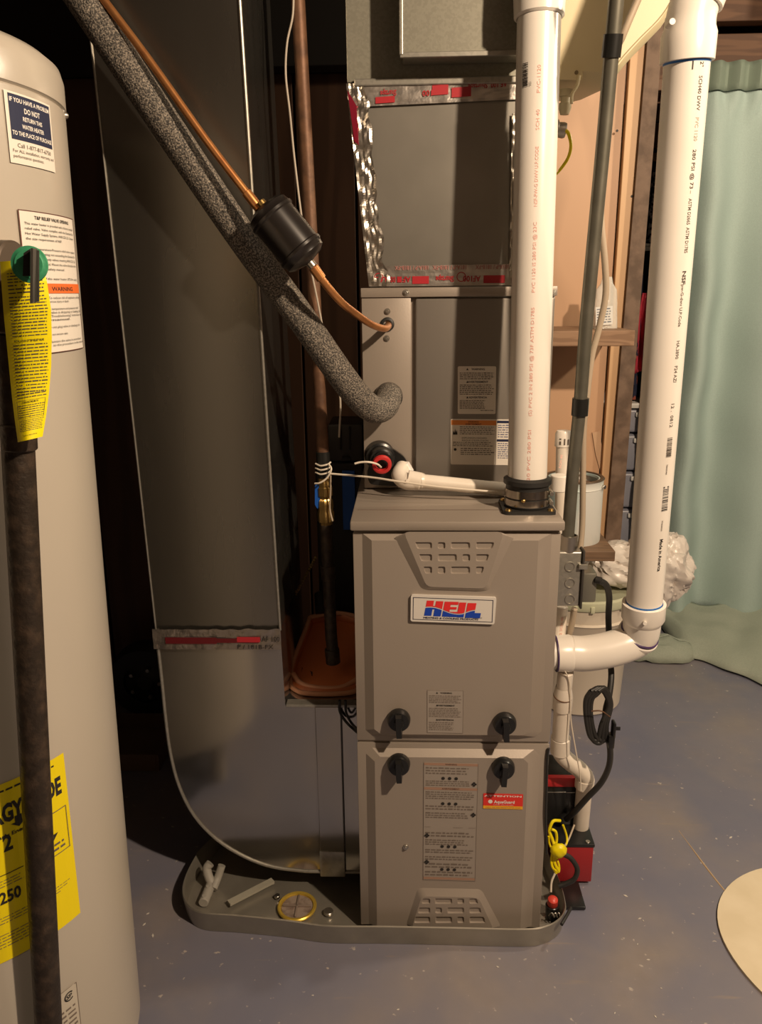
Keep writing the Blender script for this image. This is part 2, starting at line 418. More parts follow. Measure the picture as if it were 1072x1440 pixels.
for px, py in ((868, 184), (889, 276), (894, 250)):
    q = at(px, py, y=1.1); part('nail_head', cyl(NB(), q, q+V((0, -.002, 0)), .0035, 8), INK, cb)

# paint can
pc = at(803, 752, y=.92); pc.z = zs
t = thing('paint_can', 'open pale blue dripped paint can on the lower cupboard shelf', 'paint can', pc)
R = .083; H = .185
part('body', lathe(NB(), pc, pc+V((0, 0, 1)), [(0, 0), (0, R-.001), (.004, R), (H*.86, R), (H*.87, R+.0018), (H*.885, R), (H-.004, R), (H, R+.002), (H, R-.014), (H-.006, R-.016), (H-.006, R-.004), (H*.8, R-.004), (H*.8, 0)], 48),
     mat('can_paint', (.42, .53, .52), .5, .1, (.70, .70, .66), 7, thr=(.46, .60), stretch=(1.3, 1.3, .35)), t)
part('rim', lathe(NB(), pc+V((0, 0, H-.003)), pc+V((0, 0, 1)), [(0, R), (.003, R+.003), (.006, R), (.006, R-.008), (.002, R-.010)], 48), mat('can_rim', (.12, .08, .05), .4, .5), t)
part('paint_surface', lathe(NB(), pc+V((0, 0, H*.86)), pc+V((0, 0, 1)), [(0, R-.005), (.002, R-.006), (.002, 0)], 36), mat('paint_inside', (.34, .22, .16), .4), t)
part('bail_ear', cyl(NB(), pc+V((R*.86, -R*.5, H*.9)), pc+V((R*.93, -R*.6, H*.9)), .006, 10), ZINC, t)
sm = at(842, 610, y=1.118)
single('putty_smear', prism(NB(), [at(833, 608, y=1.118), at(843, 606, y=1.118), at(852, 660, y=1.118), at(846, 668, y=1.118), at(838, 640, y=1.118)], (0, -.002, 0)), mat('putty', (.56, .36, .22), .7), 'pale smear of putty on the plywood above the paint can', 'smear')

# plastic bag of hardware on the upper shelf
bb = NB(); c0 = at(851, 440, y=.93); c0.z = z1
g = []
for j in range(9):
    f = j/8; hh = .135*f; wd = (.036-.010*f) if f < .8 else .018*(1-(f-.8)*1.5); dp = .022*(1-f)+.003
    g.append([c0 + V((wd*math.cos(a)*(1+.12*noise.noise(V((a, f*4, 1)))), dp*math.sin(a)*(1+.3*noise.noise(V((a*2, f*5, 3)))), hh+.001)) for a in [2*math.pi*i/20 for i in range(21)]])
sheet(bb, g)
bg = single('hardware_bag', bb, mat('clear_film', (.80, .78, .72), .2, 0, alpha=.55, bump=.6, bscale=50), 'crumpled clear plastic bag with printed label on the upper cupboard shelf', 'bag')
c = plane_canvas(at(838, 432, y=.90), at(862, 430, y=.90), at(838, 458, y=.90)); c.base(mat('bag_paper', (.72, .72, .70), .6), .001)
c.lines(.003, .004, c.w-.003, c.h-.003, 6, mat('slate_ink', (.16, .18, .22), .6)); finish(c, 'label', bg)

# ---------------------------------------------------------------- things beyond, right
# clothes on a rail
yc = 1.78
rl = thing('clothes_rail', 'white clothes rail with wire shelf seen between cupboard and white pipe', 'rail', at(900, 345, y=yc))
q0, q1 = at(885, 352, y=yc), at(950, 346, y=yc)
part('rod', cyl(NB(), q0+V((0, 0, .0)), q1, .008, 12), WHITE, rl)
part('bracket', box(NB(), at(899, 346, y=yc-.01), at(915, 343, y=yc+.02)), WHITE, rl)
FLOR = mat('dark_patterned_cloth', (.012, .013, .018), .8, 0, (.42, .40, .40), 55, detail=2, thr=(.52, .60))
FLO2 = mat('floral_cloth', (.02, .025, .06), .8, 0, (.45, .12, .08), 32, detail=2, thr=(.54, .62))
def cloth(name, label, pts_l, pts_r, y, m_, fold=.02, nf=3, cat='garment'):
    g = []
    n = len(pts_l)
    for j in range((n-1)*4+1):
        f = j/4; k = min(int(f), n-2); s_ = f-k
        l = V((*pts_l[k], 0)).lerp(V((*pts_l[k+1], 0)), s_); r_ = V((*pts_r[k], 0)).lerp(V((*pts_r[k+1], 0)), s_); row = []
        for i in range(17):
            u = i/16; yy = y + fold*math.sin(u*nf*2*math.pi + .4*math.sin(j)) + .01*noise.noise(V((u*5, f*2, y)))
            row.append(at(l.x+(r_.x-l.x)*u, l.y+(r_.y-l.y)*u, y=yy))
        g.append(row)
    o = single(name, sheet(NB(), g), m_, label, cat); solid(o, .006); return o
cloth('folded_garment', 'black and white patterned garment bundled on the rail above the hangers', [(906, 242), (902, 300), (899, 346)], [(950, 242), (950, 300), (950, 340)], yc+.05, FLOR, .03, 2)
cloth('dark_garment', 'plain black garment hanging just under the white rail', [(896, 352), (893, 400), (890, 500), (884, 560)], [(945, 350), (945, 400), (940, 500), (940, 560)], yc+.10, mat('black_cloth', (.02, .02, .024), .85), .02, 2)
cloth('floral_garment', 'dark floral garment hanging nearest the cupboard post', [(896, 385), (889, 440), (885, 520), (882, 562)], [(904, 385), (902, 440), (898, 520), (894, 562)], yc-.02, FLO2, .015, 1)
cloth('red_garment', 'red garment hanging beside the dark floral one', [(905, 412), (899, 440), (896, 500), (893, 525)], [(912, 412), (912, 440), (910, 500), (906, 520)], yc-.04, mat('red_cloth', (.52, .04, .07), .8), .01, 1)
# drawers
dr = thing('drawer_tower', 'translucent grey plastic drawer tower with white top below hanging clothes', 'drawers', at(890, 760, y=1.72))
xa, xb = at(872, 620, y=1.72).x-.05, at(905, 620, y=1.72).x+.25
ztop = at(890, 566, y=1.72).z
part('top', box(NB(), (xa-.02, 1.70, ztop-.02), (xb, 2.1, ztop), .004), WHITE, dr)
DRW = mat('drawer_plastic', (.30, .31, .38), .3, 0, (.38, .38, .44), 5)
zz = ztop-.024; k = 0
while zz > .08:
    hgt = .15 if k else .10
    d_ = part('drawer', box(NB(), (xa, 1.72, max(zz-hgt+.008, .03)), (xb, 2.08, zz), .012, 3), DRW, dr)
    part('handle', box(NB(), (xa+.10, 1.705, zz-.03), (xb-.1, 1.72, zz-.012), .004), WHITE, d_)
    zz -= hgt; k += 1
part('foot', box(NB(), (xa+.01, 1.75, 0), (xb-.01, 2.05, .03)), WHITE, dr)
# wooden rack rails above the clothes
rk = thing('wooden_rack', 'reddish brown wooden rack boards high behind the clothes', 'rack', at(915, 240, y=2.3))
MR = mat('rack_wood', (.34, .165, .085), .5, 0, (.40, .20, .10), 14, kind='wood', stretch=(.3, 2, 3))
for a, b in ((146, 168), (172, 208), (214, 226)):
    u, v = at(895, b, y=2.42), at(960, a, y=2.42); part('board', box(NB(), (u.x-.05, 2.42, u.z), (v.x+.1, 2.45, v.z), .002), MR if a < 200 else PINE, rk, smooth=0)
for xx in (rk.location.x-.09, rk.location.x+.30): part('upright', box(NB(), (xx, 2.45, 0), (xx+.04, 2.49, 1.9)), MR, rk, smooth=0)

# curtain
CURT = mat('curtain_cloth', (.36, .46, .43), .75, 0, (.39, .50, .465), 260, detail=2, bump=.25, bscale=500)
g = []; yC = 1.62
xl_t, xl_b = at(1003, 100, y=yC), at(930, 890, y=yC)
ztopc = at(1030, 97, y=yC).z
for j in range(41):
    f = j/40; row = []
    zc = ztopc + (.02 - ztopc)*f; xl = .86 + (.70-.86)*0 
    for i in range(141):
        u = i/140; x = .80 + 1.3*u + .004*math.sin(j)
        amp = .020 + .052*min(1, f*2.2)*(1-.35*f); 
        yy = yC - .04 + amp*math.sin(u*34 + 1.3*math.sin(u*9) + .6*noise.noise(V((u*3, f*2, 0)))) + .03*noise.noise(V((u*6, f*1.5, 5)))
        if f < .06: yy = yC-.04 + .012*math.sin(u*120)
        yy -= .10*max(0, f-.75)**1.2
        row.append(V((x, yy, zc)))
    g.append(row)
cu = single('curtain', sheet(NB(), g), CURT, 'pale teal curtain hanging from the joist down to the floor', 'curtain'); solid(cu, .003)
# gathered header band: part of the curtain
hb = NB(); g = []
for j in range(5):
    g.append([V((.80+1.3*i/140, yC-.052+.014*math.sin(i/140*120)-.004, ztopc+.01-.085*j/4)) for i in range(141)])
o = part('header_band', sheet(hb, g), mat('curtain_header', (.20, .25, .20), .8), cu); solid(o, .003)
# hem pooled on the floor
CUR2 = mat('curtain_hem_cloth', (.31, .345, .28), .8, 0, (.35, .385, .315), 200, bump=.3, bscale=400)
g = []
fr = [(928, 880), (945, 905), (960, 925), (990, 932), (1020, 945), (1050, 955), (1085, 972), (1130, 985)]
bk = [(905, 868), (945, 866), (970, 868), (1000, 872), (1030, 868), (1060, 862), (1090, 856), (1140, 850)]
FR = catmull([at(*p, z=.0) for p in fr], 5); BK = catmull([at(*p, z=.0) for p in bk], 5)
for j in range(15):
    f = j/14; row = []
    for i, (a, b) in enumerate(zip(FR, BK)):
        p = a.lerp(b, f); h = .060*math.sin(math.pi*min(1, f*.55+.02))**.7*(1+.35*noise.noise(V((i*.16, f*2.5, 2)))) + .008*abs(math.sin(f*13+i*.10+1.5*noise.noise(V((i*.12, f*2, 7)))))*min(1, f*4)
        row.append(V((p.x, p.y, max(.004, h))))
    g.append(row)
o = part('pooled_hem', sheet(NB(), g), CUR2, cu, 'greyer hem of the curtain pooled on the floor'); solid(o, .004)
g = []; cc = at(918, 920, z=.0)
for j in range(9):
    f = j/8; row = []
    for i in range(33):
        a = 2*math.pi*i/32; rr = .135*f*(1+.16*math.cos(2*a+.5)+.10*noise.noise(V((math.cos(a)*2, math.sin(a)*2, 4))))
        h = .055*(1-f**2)**.5 + .012*noise.noise(V((math.cos(a)*f*4, math.sin(a)*f*4, 9)))+.004
        row.append(V((cc.x+rr*math.cos(a), cc.y+.02+rr*.85*math.sin(a), max(.003, h))))
    g.append(row)
o = single('cloth_heap', sheet(NB(), g), CUR2, 'small rumpled grey-green cloth heap beside the white bucket', 'cloth'); solid(o, .004)

# bucket
bc = at(838, 1012, z=0); bc = V((bc.x-.03, bc.y+.15, 0)); bR = .135
t = thing('white_bucket', 'round white plastic bucket with pale lid under the plastic bag', 'bucket', bc)
hB = .37
part('tub', lathe(NB(), bc, bc+V((0, 0, 1)), [(0, 0), (0, bR-.006), (.006, bR), (hB-.08, bR+.012), (hB-.07, bR+.02), (hB-.065, bR+.013), (hB-.02, bR+.014), (hB, bR+.016), (hB, 0)], 56), mat('bucket_plastic', (.66, .58, .475), .4), t)
part('lid', lathe(NB(), bc+V((0, 0, hB-.022)), bc+V((0, 0, 1)), [(0, bR+.019), (.006, bR+.022), (.026, bR+.021), (.03, bR+.012), (.024, bR+.004), (.024, 0)], 56), mat('lid_plastic', (.55, .56, .40), .4), t)
for k in range(7):
    a = math.radians(215+k*18); q = bc+V((math.cos(a)*(bR+.022), math.sin(a)*(bR+.022), hB-.014))
    part('lid_tab', box(NB(), q-V((.006, .004, .01)), q+V((.006, .004, .01)), .002), MATS['lid_plastic'], t)
# plastic bag
def lump(c0, sc, seed, amp, sub=5):
    t_ = bmesh.new(); bmesh.ops.create_icosphere(t_, subdivisions=sub, radius=1)
    for v in t_.verts:
        n_ = v.co.normalized(); k = 1 + amp*.8*noise.noise(n_*1.3+V((seed,)*3)) - .42*amp*abs(noise.noise(V((n_.x*2.6+seed, n_.y*2.6, n_.z*1.4)))) - .20*abs(noise.noise(V((n_.x*6+n_.z*4, n_.y*6, n_.z*1.5+seed))))
        v.co = V(c0) + V((n_.x*sc[0], n_.y*sc[1], n_.z*sc[2]))*k
    return t_
FILM = mat('bag_film', (.62, .56, .50), .3, 0, (.74, .68, .62), 9, bump=.5, bscale=14)
bg0 = at(868, 820, y=bc.y)
t_ = NB(); merge(t_, lump((bg0.x+.03, bc.y+.03, hB+.066), (.150, .12, .072), 3, .30)); merge(t_, lump((at(940, 820, y=bc.y-.02).x-.02, bc.y-.02, hB+.065), (.105, .10, .115), 11, .45))
for v in t_.verts: v.co.z = max(v.co.z, hB+.011) if (v.co-bc).xy.length < bR+.03 else v.co.z
single('plastic_bag', t_, FILM, 'crumpled translucent white plastic bag lying on the bucket lid', 'bag')

# round mat, bottom right
mc0 = V((.760, -.035, 0))
ml = [mc0+V((.222*math.cos(a)*(1+.02*math.sin(3*a)), .235*math.sin(a), .0)) for a in [2*math.pi*i/72 for i in range(72)]]
rm = single('round_mat', prism(NB(), ml, (0, 0, .006)), mat('cream_mat', (.70, .60, .42), .6, 0, (.76, .66, .48), 14, thr=(.4, .7), bump=.1), 'round cream mat lying on the floor at the lower right', 'mat')

# ---------------------------------------------------------------- dark left background
tb = at(195, 1082, z=0)
t = thing('wooden_tray', 'shallow pale wooden tray on dark ground between heater and duct', 'tray', tb)
W_, D_ = .13, .10
M_ = mat('tray_wood', (.16, .10, .065), .7)
part('base', box(NB(), tb+V((-W_, 0, .0)), tb+V((W_*.4, D_*2, .008))), M_, t, smooth=0)
for a, b in (((-W_, -.008, 0), (W_*.4, 0, .05)), ((-W_, D_*2, 0), (W_*.4, D_*2+.008, .05)), ((-W_-.008, -.008, 0), (-W_, D_*2+.008, .05)), ((W_*.4, -.008, 0), (W_*.4+.008, D_*2+.008, .05))):
    part('side', box(NB(), tb+V(a), tb+V(b), .001), M_, t, smooth=0)
wc = at(205, 1000, y=.80)
t = thing('spare_tyre', 'black wheel with small bolts standing in the dark behind the tray', 'wheel', V((wc.x, .8, 0)))
rW = .115; cW = V((wc.x, .86, rW))
part('tyre', lathe(NB(), cW-V((0, .05, 0)), cW+V((0, 1, 0)), [(0, rW*.55), (0, rW*.93), (.015, rW), (.065, rW), (.08, rW*.93), (.08, rW*.55)], 40), RUB, t)
part('hub', lathe(NB(), cW-V((0, .045, 0)), cW+V((0, 1, 0)), [(0, 0), (0, rW*.2), (.01, rW*.3), (.012, rW*.56)], 32), mat('hub_grey', (.05, .045, .04), .5, .5), t)
for k in range(5):
    a = 2*math.pi*k/5; q = cW+V((math.cos(a)*rW*.4, -.043, math.sin(a)*rW*.4)); part('bolt', cyl(NB(), q, q-V((0, .01, 0)), .006, 8), ZINC, t)

# ================================================================ FURNACE
FTOP = .865; SPL = .433; HW = .18
fu = thing('furnace', 'grey two-door gas furnace standing in the metal drain pan', 'furnace', (0, .37, .012))
part('cabinet', box(NB(), (-HW+.002, .004, .012), (HW-.002, .74, .845), .003), CASE, fu)
part('top_cover', box(NB(), (-HW-.003, -.010, .848), (HW+.003, .742, FTOP), .003), CASE, fu)
part('cover_seam', box(NB(), (-HW+.006, .062, FTOP-.0005), (HW-.01, .0632, FTOP+.0012)), INKB, fu)
def F(px, py, d=0): return at(px, py, y=-d)
Z3 = 3.1529
def up_(zx, zy, d=0): return F(480+zx/Z3, 680+zy/Z3, d)
def lo_(zx, zy, d=0): return F(480+zx/Z3, 1000+zy/Z3, d)
def bezel(bm, outer, inner, cap=True): return frustum(bm, outer, inner, cap)
def holed(bm, loop, holes, depth):
    """flat face with pressed-in slots"""
    L = [[V(p) for p in loop]] + [[V(p) for p in h] for h in holes]
    flat = [p for q in L for p in q]; vs = [bm.verts.new(p) for p in flat]
    for t in tessellate_polygon([[V((p.x, p.z, 0)) for p in q] for q in L]):
        try: bm.faces.new([vs[k] for k in t])
        except ValueError: pass
    i = len(L[0])
    for h in L[1:]:
        n = len(h); top = vs[i:i+n]; c = sum(h, V())/n
        bot = [bm.verts.new(c+(p-c)*.86+V((0, depth, 0))) for p in h]
        for k in range(n): bm.faces.new((top[k], top[(k+1) % n], bot[(k+1) % n], bot[k]))
        bm.faces.new(bot); i += n
    return bm
def slot(fn, x0, x1, y0, y1, sl=0, sr=0, d=.012, r=.0035):
    P = [fn(x0+min(sl, 0), y0, d) if sl >= 0 else fn(x0, y0, d), fn(x1, y0, d), fn(x1-sr, y1, d), fn(x0+sl, y1, d)]
    y = P[0].y; P = [V((p.x, y, p.z)) for p in P]; return roundpoly(P, r, 3)
D1, D2 = .011, .019
# upper door
ud = part('upper_door', box(NB(), (-HW+.001, 0, SPL+.003), (HW-.001, .003, .842), .001), CASE, fu)
bm = NB()
z_t, z_b = up_(140, 200).z, up_(500, 1122).z
xL, xR = up_(108, 600).x, up_(905, 600).x
xl, xr = up_(150, 600).x, up_(850, 600).x
zt_o = min(.8415, up_(300, 190, 0).z); print('ZT', up_(300, 190, 0).z, up_(500, 214, D2).z); 
xL, xR, xl, xr = -.163, .163, -.146, .139
zbo, zbi = .446, .456
out = [V((xL, 0, zt_o)), V((xR, 0, zt_o)), V((xR, 0, zbo+.012)), V((xR-.012, 0, zbo)), V((xL+.012, 0, zbo)), V((xL, 0, zbo+.012))]
inn = [V((xl, -D1, zt_o-.010)), V((xr, -D1, zt_o-.010)), V((xr, -D1, zbi+.010)), V((xr-.012, -D1, zbi)), V((xl+.012, -D1, zbi)), V((xl, -D1, zbi+.010))]
bezel(bm, out, inn)
part('pressed_panel', bm, CASE, ud, smooth=20)
bm = NB()
def fl_(p, d): return V((p.x, -d, p.z))
T0 = [fl_(up_(232, 200), D1-.001), fl_(up_(352, 462), D1-.001), fl_(up_(652, 470), D1-.001), fl_(up_(768, 205), D1-.001)]
T1 = [fl_(up_(277, 214), D2), fl_(up_(378, 440), D2), fl_(up_(638, 448), D2), fl_(up_(716, 216), D2)]
T0[0].z = T0[3].z = zt_o-.003; T1[0].z = T1[3].z = up_(500, 214, D2).z
T0, T1 = roundpoly(T0, .008, 3), roundpoly(T1, .010, 3)
bezel(bm, T0, T1, False)
sl_u = []
for y0, y1, R_ in ((260, 290, ((325, 403, 12, 0), (428, 462, 0, 0), (485, 572, 0, 0), (597, 680, 0, 10))), (313, 345, ((343, 403, 12, 0), (428, 513, 0, 0), (537, 572, 0, 0), (597, 657, 0, 10))), (368, 400, ((363, 403, 10, 0), (428, 462, 0, 0), (485, 572, 0, 0), (597, 635, 0, 10)))):
    for a, b, s1, s2 in R_: sl_u.append(slot(up_, a, b, y0, y1, s1, s2, D2))
holed(bm, T1, sl_u, .0035)
part('slotted_emblem', bm, CASE, ud, smooth=20)
# lower door
ld = part('lower_door', box(NB(), (-HW+.001, 0, .016), (HW-.001, .003, SPL-.002), .001), CASE, fu)
bm = NB()
out = [V((xL+.012, 0, .420)), V((xR-.012, 0, .420)), V((xR, 0, .408)), V((xR, 0, .02)), V((xL, 0, .02)), V((xL, 0, .408))]
inn = [V((xl+.010, -D1, .408)), V((xr-.010, -D1, .408)), V((xr, -D1, .398)), V((xr, -D1, .02)), V((xl, -D1, .02)), V((xl, -D1, .398))]
bezel(bm, out, inn)
part('pressed_panel', bm, CASE, ld, smooth=20)
bm = NB()
T0 = [fl_(lo_(338, 762), D1-.001), fl_(lo_(622, 768), D1-.001), fl_(lo_(712, 965), D1-.001), fl_(lo_(283, 955), D1-.001)]
T1 = [fl_(lo_(356, 790), D2), fl_(lo_(606, 795), D2), fl_(lo_(672, 960), D2), fl_(lo_(312, 952), D2)]
T0[2].z = T0[3].z = .024; T1[2].z = T1[3].z = .026
T0, T1 = roundpoly(T0, .010, 3), roundpoly(T1, .012, 3)
bezel(bm, T0, T1, False); sl_l = []
for y0, y1, R_ in ((831, 855, ((362, 395, -6, 0), (415, 492, 0, 0), (515, 545, 0, 0), (568, 602, 0, -6))), (871, 897, ((345, 395, -6, 0), (417, 447, 0, 0), (470, 545, 0, 0), (568, 617, 0, -6))), (912, 940, ((328, 395, -6, 0), (417, 492, 0, 0), (515, 545, 0, 0), (568, 634, 0, -6)))):
    for a, b, s1, s2 in R_: sl_l.append(slot(lo_, a, b, y0, y1, s1, s2, D2))
holed(bm, T1, sl_l, .0035)
part('slotted_emblem', bm, CASE, ld, smooth=20)
# knobs
def knob(px, py, par, ang):
    c = at(px, py, y=-.026); c = V((c.x, -D1, c.z)); d = V((0, -1, 0))
    k = part('knob', lathe(NB(), c, c+d, [(0, 0), (0, .0205), (.004, .0215), (.012, .0205), (.016, .0185), (.018, 0)], 36), BLK, par)
    g = NB(); a = math.radians(ang); ax = V((math.sin(a), 0, -math.cos(a))); sd = V((math.cos(a), 0, math.sin(a)))
    q = []
    for w1, t0 in ((.0062, .012), (.0048, .032)): q.append([c + sd*s*w1 + ax*e + V((0, -t0, 0)) for s, e in ((-1, -.017), (1, -.017), (1, .023), (-1, .023))])
    frustum(g, q[0], q[1]); part('grip', g, BLK, k, smooth=0)
    part('cap', cyl(NB(), c+d*.016, c+d*.024, .0085, 20), BLK, k)
knob(561, 1016, ud, 2); knob(711, 1021, ud, 4); knob(561, 1079, ld, 2); knob(709, 1084, ld, -3)
c0 = at(571, 1192, y=-.014); c0.y = -D1
part('screw', merge(cyl(NB(), c0, c0+V((0, -.003, 0)), .0055, 14), cyl(NB(), c0+V((0, -.003, 0)), c0+V((0, -.006, 0)), .0032, 6)), ZINC, ld)

# badge
Zb = 7.657
def bq(zx, zy, d=D1+.006): return at(570+zx/Zb, 820+zy/Zb, y=-d)
BTL, BTR, BBR, BBL = bq(62, 128), bq(985, 158), bq(962, 446), bq(58, 412)
loop = roundpoly([BBL, BBR, BTR, BTL], .004, 3)
bd = part('badge', prism(NB(), [p+V((0, 0, 0)) for p in loop], (0, .0058, 0)), mat('badge_white', (.66, .62, .57), .35), ud, 'white nameplate with red and blue lettering')
O_ = BBL; U_ = (BBR-BBL); W_ = (BTL-BBL); wB, hB_ = U_.length, W_.length; U_.normalize(); W_.normalize()
c = Canvas(lambda u, v, d: O_+U_*u+W_*v+V((0, -d, 0)), wB, hB_); c.lay = .0003
def bz(zx, zy):
    p = bq(zx, zy)-O_; return (p.dot(U_), p.dot(W_))
def band(m_, ins, t_):
    L_ = [(ins, ins), (wB-ins, ins), (wB-ins, hB_-ins), (ins, hB_-ins)]
    c.rect(ins, ins, wB-ins, ins+t_, m_); c.rect(ins, hB_-ins-t_, wB-ins, hB_-ins, m_); c.rect(ins, ins, ins+t_, hB_-ins, m_); c.rect(wB-ins-t_, ins, wB-ins, hB_-ins, m_)
band(NAVY, .0038, .0011)
HR = mat('badge_red', (.72, .03, .03), .4); HB = mat('badge_blue', (.01, .055, .42), .4)
def topz(x): return 183 + (x-240)*.034
def botz(x): return 344 + (x-200)*.026
def wave(x):  # white wave line through the letters
    return 258 + 32*math.sin((x-235)/560*2*math.pi - .55*math.pi + .35) * (1 if x < 700 else 1) + 14
WP = [(200, 262), (240, 252), (285, 250), (330, 254), (380, 268), (430, 288), (480, 306), (530, 316), (580, 319), (620, 315), (660, 300), (700, 285), (740, 275), (780, 274), (820, 280)]
def wv(x):
    for (a, b), (e, f) in zip(WP, WP[1:]):
        if a <= x <= e: return b+(f-b)*(x-a)/(e-a)
    return WP[0][1] if x < 200 else WP[-1][1]
def para(xt0, xt1, y0, y1):
    """slanted stroke between heights y0..y1 cut into a red piece above the wave and a blue one below"""
    sl = lambda y: (y-183)*(-.215)
    N_ = 10
    for m_, sel in ((HR, 0), (HB, 1)):
        A, B = [], []
        for k in range(N_+1):
            xa = xt0+(xt1-xt0)*k/N_
            ym = wv(xa+sl((y0+y1)/2)); 
            for _ in range(3): ym = wv(xa+sl(ym))
            if sel == 0: ya, yb = y0, min(y1, ym-4)
            else: ya, yb = max(y0, ym+7), y1
            if yb > ya+1:
                A.append(bz(xa+sl(ya), ya)); B.append(bz(xa+sl(yb), yb))
            else:
                if len(A) > 1: c.poly(A+B[::-1], m_)
                A, B = [], []
        if len(A) > 1: c.poly(A+B[::-1], m_)
# H
para(240, 318, 183, 346); para(340, 420, 187, 350); para(316, 342, 238, 276)
# E
para(434, 505, 190, 352); para(505, 585, 190, 222); para(505, 575, 246, 272); para(505, 590, 298, 353)
# I
para(592, 668, 195, 355)
# L
para(684, 778, 199, 358); para(770, 846, 305, 360)
a0 = bz(200, 374); b0 = bz(790, 392)
c.text('HEATING & COOLING PRODUCTS', a0[0], b0[1]+.0016, .0044, NAVY, width=b0[0]-a0[0], bold=.03)
q = bz(822, 358); c.ring(q[0], q[1], .0013, .0004, NAVY, n=10)
finish(c, 'lettering', bd)

def warn_tri(c, u, v, s): c.poly([(u, v), (u+s, v), (u+s/2, v+s*.9)], INK)
# upper door rating label
dl = D1
c = plane_canvas(at(601, 970, y=-dl), at(652, 971, y=-dl), at(601, 1030, y=-dl)); c.base(PAPERG, .003)
for u0, v0, u1, v1 in ((0, 0, 1, .006), (0, .994, 1, 1), (0, 0, .008, 1), (.992, 0, 1, 1)): c.rect(u0*c.w, v0*c.h, u1*c.w, v1*c.h, INKB)
for f, tt in ((.925, 'WARNING'), (.635, 'AVERTISSEMENT'), (.30, 'ADVERTENCIA')):
    c.text(tt, c.w*.52, c.h*(f-.005), .0044, INK, 'c', bold=.02); warn_tri(c, c.w*.24, c.h*(f-.005), .004)
c.lines(c.w*.05, c.h*.70, c.w*.95, c.h*.89, 5, INKB); c.lines(c.w*.05, c.h*.37, c.w*.95, c.h*.60, 6, INKB); c.lines(c.w*.05, c.h*.06, c.w*.74, c.h*.27, 5, INKB)
finish(c, 'warning_label', ud, 'grey three-language warning label')
# lower door instruction label
c = plane_canvas(at(596, 1072, y=-dl), at(673, 1074, y=-dl), at(595, 1237, y=-dl)); c.base(PAPERG, .002)
for u0, v0, u1, v1 in ((0, 0, 1, .003), (0, .997, 1, 1), (0, 0, .008, 1), (.992, 0, 1, 1)): c.rect(u0*c.w, v0*c.h, u1*c.w, v1*c.h, INKB)
def row(v0, v1): return c.h*(1-v1), c.h*(1-v0)
for v0, v1, tt in ((0, .02, 'WARNING'), (.20, .22, 'AVERTISSEMENT')):
    b, t_ = row(v0, v1); c.rect(c.w*.01, b, c.w*.99, t_, mat('label_band', (.36, .215, .15), .5)); c.text(tt, c.w*.5, b+.001, .0045, INK, 'c', bold=.02)
b, t_ = row(.97, .99); c.rect(c.w*.01, b, c.w*.99, t_, MATS['label_band'])
for v0, v1, n_ in ((.03, .095, 3), (.14, .19, 3), (.23, .30, 4), (.345, .39, 2), (.405, .46, 3), (.57, .62, 2), (.635, .69, 3), (.72, .76, 2), (.78, .82, 2), (.84, .89, 2), (.91, .96, 2)):
    b, t_ = row(v0, v1); c.lines(c.w*.04, b, c.w*(.86 if n_ == 3 else .96), t_, n_, INKB)
for v in (.125, .335, .70, .90):
    for k in (-.12, 0, .12):
        b, t_ = row(v-.012, v+.008); c.ring(c.w*(.48+k), (b+t_)/2, .0034, .0034, INK, n=8)
for v, u in ((.165, .93), (.42, .93), (.605, .07), (.835, .07)):
    b, t_ = row(v, v); 
    for a_, e_ in ((0, 1), (1, 0), (-1, 0), (0, -1)): c.ring(u*c.w+a_*.0028, b+e_*.0028, .0022, .0022, INK, n=8)
b, t_ = row(.528, .53); c.rect(c.w*.02, b, c.w*.14, t_, INKB); c.rect(c.w*.56, b, c.w*.74, t_, INKB); c.rect(c.w*.84, b, c.w*.98, t_, INKB)
finish(c, 'instruction_label', ld, 'tall grey instruction label with small print')
# red sticker
c = plane_canvas(at(680, 1115.5, y=-dl-.0006), at(736, 1117, y=-dl-.0006), at(679.5, 1136.5, y=-dl-.0006)); c.base(mat('sticker_red', (.72, .035, .025), .45), .001)
c.rect(0, 0, c.w, c.h*.20, mat('sticker_yellow', (.86, .42, .02), .5)); c.text('ATTENTION', c.w*.02, c.h*.80, .0052, WINK, width=c.w*.94, bold=.02)
c.text('AquaGuard', c.w*.27, c.h*.38, .0088, WINK, width=c.w*.52, bold=.03); c.ring(c.w*.18, c.h*.48, .0042, .0042, WINK, n=12)
c.text('Condensate overflow switch installed', c.w*.26, c.h*.25, .0024, WINK, width=c.w*.5); c.text('CHECK PAN AND DRAIN IF SYSTEM STOPS', c.w*.5, c.h*.05, .0034, INKB, 'c', width=c.w*.88)
finish(c, 'attention_sticker', ld, 'small red and yellow attention sticker')

